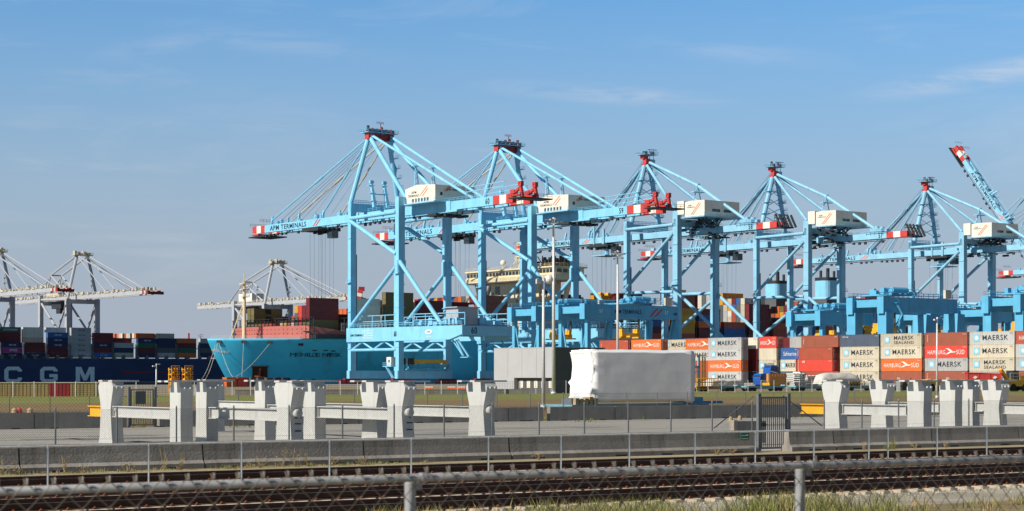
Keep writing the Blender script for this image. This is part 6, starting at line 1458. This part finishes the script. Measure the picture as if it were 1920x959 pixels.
# yellow frame and ladder at the right of the wrapped cargo
t = thing('access_platform', 'yellow railed access platform with pale blue posts right of the wrapped cargo', 'platform', at(1306, 350), AR)
MB().railing((0, 0, 1), (5.2, 0, 1), 1.5, 1.0, .16).railing((0, 2, 1), (5.2, 2, 1), 1.5, 1.0, .16).box(0, 5.2, 0, 2, .9, 1.0).railing((0, 0, 0), (5.2, 0, 0), 1.0, 2.5, .14).build('railing', 'yellow', t)
MB().box(.9, 1.35, .6, .9, 0, 6.8).box(-1.5, 1.3, .6, .9, 4.4, 4.9).tube((-1.4, .7, 1), (1, .7, 4.4), .12, 5).build('column', 'trailer', t)
MB().box(1.9, 2.1, .6, .8, 1, 6.6).box(2.5, 2.7, .6, .8, 1, 6.6).box(.4, 2.7, .5, .9, 6.8, 7.0).build('ladder', 'yellow', t)
lt = MB()
for k in range(14): lt.box(2.1, 2.5, .65, .75, 1.2 + .4 * k, 1.28 + .4 * k)
tag(lt.build('rungs', 'yellow', t), kind='stuff')
# red dumper body, yellow loader arm, yellow machine, posts
p = at(1814, 350); t = thing('dumper_body', 'bright red steel dumper body raised above the white stands', 'dumper body', (p.x, p.y, 0), AQ - R(38))
MB().prism([(0, 0, 2.05), (6.3, 0, 1.95), (6.5, 0, 3.4), (.1, 0, 3.55)], (0, 2.4, 0)).build('body', 'red', t)
m2 = MB(); 
for x in (0, 2.1, 4.2, 6.3): m2.box(x, x + .12, -.1, 0, 2.0, 3.5)
m2.box(-.05, 6.6, -.14, 2.5, 3.5, 3.62).build('rib', 'red', t)
for x in (1.0, 4.7): MB().prism([(x, -.16, 2.6), (x + .5, -.16, 2.4), (x + .9, -.16, 2.75), (x + .4, -.16, 3.0)], (0, .05, 0)).build('white_mark', 'letterw', t)
MB().box(.4, .7, .3, 2.1, 0, 2.05).box(5.6, 5.9, .3, 2.1, 0, 2.0).build('support', 'dark', t)
p = at(1878, 350); t = thing('loader', 'yellow loader with a long slanting arm at the right edge', 'loader', (p.x, p.y, 0), AR)
MB().bar((.2, .5, 4.2), (1.9, .5, 2.4), .7, .5).bar((1.9, .5, 2.4), (4.6, .5, 1.9), .7, .6).build('arm', 'yellow', t)
MB().box(2.5, 7.2, 0, 2.3, 1.0, 2.2).box(5.2, 7.4, .2, 2.1, 2.2, 3.0).build('body', 'yellow', t)
MB().box(3.4, 5.0, .3, 2.0, 2.2, 4.0).build('driver_cab', 'glass', t); MB().railing((2.3, 0, 2.2), (5.2, 0, 2.2), 1.3, .8, .1).build('guard_rail', 'palegrey', t)
for x in (3.2, 6.4):
    for y in (-.1, 2.0): MB().tube((x, y, .75), (x, y + .45, .75), .75, 14).build('wheel', 'tyre', t)
p = at(1740, 352); t = thing('tractor', 'small yellow tractor with dark wheels behind the right lamp post', 'tractor', (p.x, p.y, 0), AR)
MB().box(.3, 3.2, 0, 1.8, 1.1, 2.0).box(1.0, 2.2, .2, 1.6, 2.0, 2.4).box(0, .8, .1, 1.7, 1.6, 2.3).box(2.5, 3.6, .1, 1.7, 1.7, 2.35).build('body', 'yellow', t)
for x, r_ in ((1.1, .75), (2.9, .55)):
    for y in (-.1, 1.5): MB().tube((x, y, r_), (x, y + .4, r_), r_, 14).build('wheel', 'tyre', t)
for px, lab in ((1683, 'pale upright block left of the small dark machine'), (1775, 'pale upright block right of the yellow tractor')):
    p = at(px, 350); o = MB().box(0, .5, 0, .5, 0, 2.5).prism([(0, 0, 2.5), (.5, 0, 2.5), (.4, 0, 2.7), (.1, 0, 2.7)], (0, .5, 0)).build('concrete_post', 'pylon'); o.location = p; tag(o, lab, 'post', 'pale upright blocks')
p = at(1692, 352); t = thing('winch_unit', 'dark winch machine with coiled hoses before the brown container', 'winch', (p.x, p.y, 0), AR)
m2 = MB(); m2.box(0, 3.6, 0, 1.8, .2, .9).tube((.6, 0, 1.3), (.6, 1.8, 1.3), .55, 14).tube((1.9, 0, 1.2), (1.9, 1.8, 1.2), .45, 14).box(2.3, 3.5, .2, 1.6, .9, 2.2).tube((2.4, .2, 2.2), (2.4, .2, 2.6), .08, 6); m2.build('winch', 'dark', t); MB().box(2.5, 3.2, .1, .2, 1.2, 1.7).build('control_box', 'galvdull', t)
t = thing('equipment_frame', 'yellow lattice frame with dark cylinders between the right-hand white stands', 'machine', at(1588, 372), AR)
m2 = MB(); m2.box(0, 4.8, 0, 1.6, .7, 1.0).box(0, 4.8, 0, 1.6, 1.9, 2.1)
for k in range(7): m2.box(k * .78, k * .78 + .12, 0, .1, 1, 1.9).bar((k * .78 * .98, 0, 1), (k * .78 * .98 + .7, 0, 1.9), .08, .08)
m2.build('frame', 'yellow', t); MB().tube((.5, .8, 1.45), (4.3, .8, 1.45), .4, 12).build('cylinder', 'dark', t)

# yellow stair towers, orange tanks, ochre box row and quay clutter at the left
for px, lab in ((328, 'yellow scaffold stair tower, left of the pair before the navy ship'), (353, 'yellow scaffold stair tower, right of the pair before the navy ship')):
    p = at(px, 300); t = thing('stair_tower', lab, 'stair tower', (p.x, p.y, 0), AR, 'yellow stair towers'); zt = zat(690, 300)
    f_ = MB()
    for x in (-.55, .4):
        for y in (0, 1.2): f_.tube((x, y, 0), (x, y, zt), .09, 5)
    for k in range(5):
        z = .6 + k * (zt - .9) / 4; f_.box(-.65, .75, -.1, 1.3, z, z + .09).railing((-.65 - .3 * (k % 2), -.1, z), (.75, -.1, z), .6, .5, .06)
    f_.build('frame', 'yellow', t)
    s_ = MB()
    for k in range(4): z = .6 + k * (zt - .9) / 4; a = -.6 if k % 2 else .5; s_.bar((a, .5, z), (-a, .5, z + (zt - .9) / 4), .6, .1)
    s_.build('stair', 'yellow', t); MB().box(-.5, .2, .2, .9, .8, 2.6).build('cabinet', 'yellow', t)
for i, (px, m_) in enumerate(((425, 'orange'), (446, 'bright red'))):
    p = at(px, 500 if i else 498); o = bpy.data.objects.new('shipping_container', cmesh(2.4 if False else 3.0, 2.6, m_, ax='x')); C.objects.link(o); o.location = (p.x, p.y, 0.01); o.rotation_euler = (0, 0, AQ); tag(o, ['short orange container on the quay below the ship bow, upper left one', 'short bright red container on the quay beside the orange one'][i], 'container', 'short containers under the bow')
for i, (px, c) in enumerate(((458, 'slate'), (470, 'dark grey'), (484, 'slate'), (500, 'dark grey'), (516, 'navy'), (531, 'navy'))):
    p = at(px, 505); o = bpy.data.objects.new('shipping_container', cmesh(2.2, 2.5, c, ax='x')); C.objects.link(o); o.location = (p.x, p.y, 0.01); o.rotation_euler = (0, 0, AQ); tag(o, '%s small box container below the ship bow, %s from the orange one' % (c, ORD[i]), 'container', 'small grey boxes under the bow')
xs = [-20, 9, 52, 92, 132, 172]
cc = ['olive', 'olive', 'olive', 'maroon', 'olive', 'olive']; ww = 40
M['ochre'] = mat('ochre_box_paint', (.30, .23, .09), .7, var=.2, scale=.4, dirt=(.12, .08, .04), dirt_amt=.6, streak=True)
for i, px in enumerate(xs):
    Yk = 268 + .1 * i; p = at(px, Yk); w_ = (xs[i + 1] - px if i < 5 else 40) / F * Yk / .98 - .1
    q = MB(); q.box(0, w_, 0, 2.4, 0, 1.95); 
    for k in range(6): q.box(w_ * k / 6 + .2, w_ * k / 6 + .3, -.05, 0, .1, 1.85)
    o = q.box(-.03, w_ + .03, -.09, 2.45, 1.95, 2.05, 1).build('storage_box', ['ochre' if i != 3 else 'darkred', 'palegrey']); o.location = (p.x, p.y, 0); o.rotation_euler = (0, 0, R(8)); tag(o, '%s low storage box, %s from the left in the row under the navy ship' % ('ochre' if i != 3 else 'maroon', ORD[i]), 'storage box', 'low boxes at the far left')
# barriers and small clutter along the quay
for i, (px, nm) in enumerate(((690, 'orange'), (796, 'orange'), (856, 'orange'), (838, 'orange'))):
    p = at(px, 330); q = MB(); q.box(0, 1.6, 0, .5, .15, .9).box(-.1, 1.7, -.1, .6, 0, .15).box(.1, 1.5, .05, .45, .9, 1.1, 1); o = q.build('water_filled_barrier', ['orange', 'letterw']); o.location = p; tag(o, 'orange and white plastic barrier, %s from the left beyond the grass' % ORD[(0, 1, 3, 2)[i]], 'barrier', 'orange plastic barriers beyond the grass')
t = thing('kerb_wall', 'long low pale concrete upstand beyond the grass, running behind the white stands', 'low wall', at(560, 292), AR - R(16)); MB().box(-10, 38, 0, .4, 0, .75).build('upstand', 'conc2', t); MB().box(-10.03, 38.03, -.03, .43, .751, .83).build('coping', 'sleeper', t)
t = thing('harbour_crane_boom', 'distant red and white striped crane jib rising behind the ship containers', 'crane', QB(v_of(672, 300), 300), 0)
p_ = t.location; z1 = zat(544, p_.y); z0 = zat(600, p_.y); j_ = MB()
for k in range(9):
    f0 = k / 9; f1 = (k + 1) / 9; j_.bar((-2.4 + 3.6 * f0, 0, z0 + (z1 - z0) * f0), (-2.4 + 3.6 * f1, 0, z0 + (z1 - z0) * f1), 2.6, 2.6, k % 2)
j_.build('striped_jib', ['red', 'white'], t); MB().box(.2, 3.2, -1.2, 1.2, z1 - .6, z1 + 1.6).build('jib_head', 'darkred', t); MB().box(-6, 2, -4, 4, 0, z0).build('crane_base', 'dark', t)
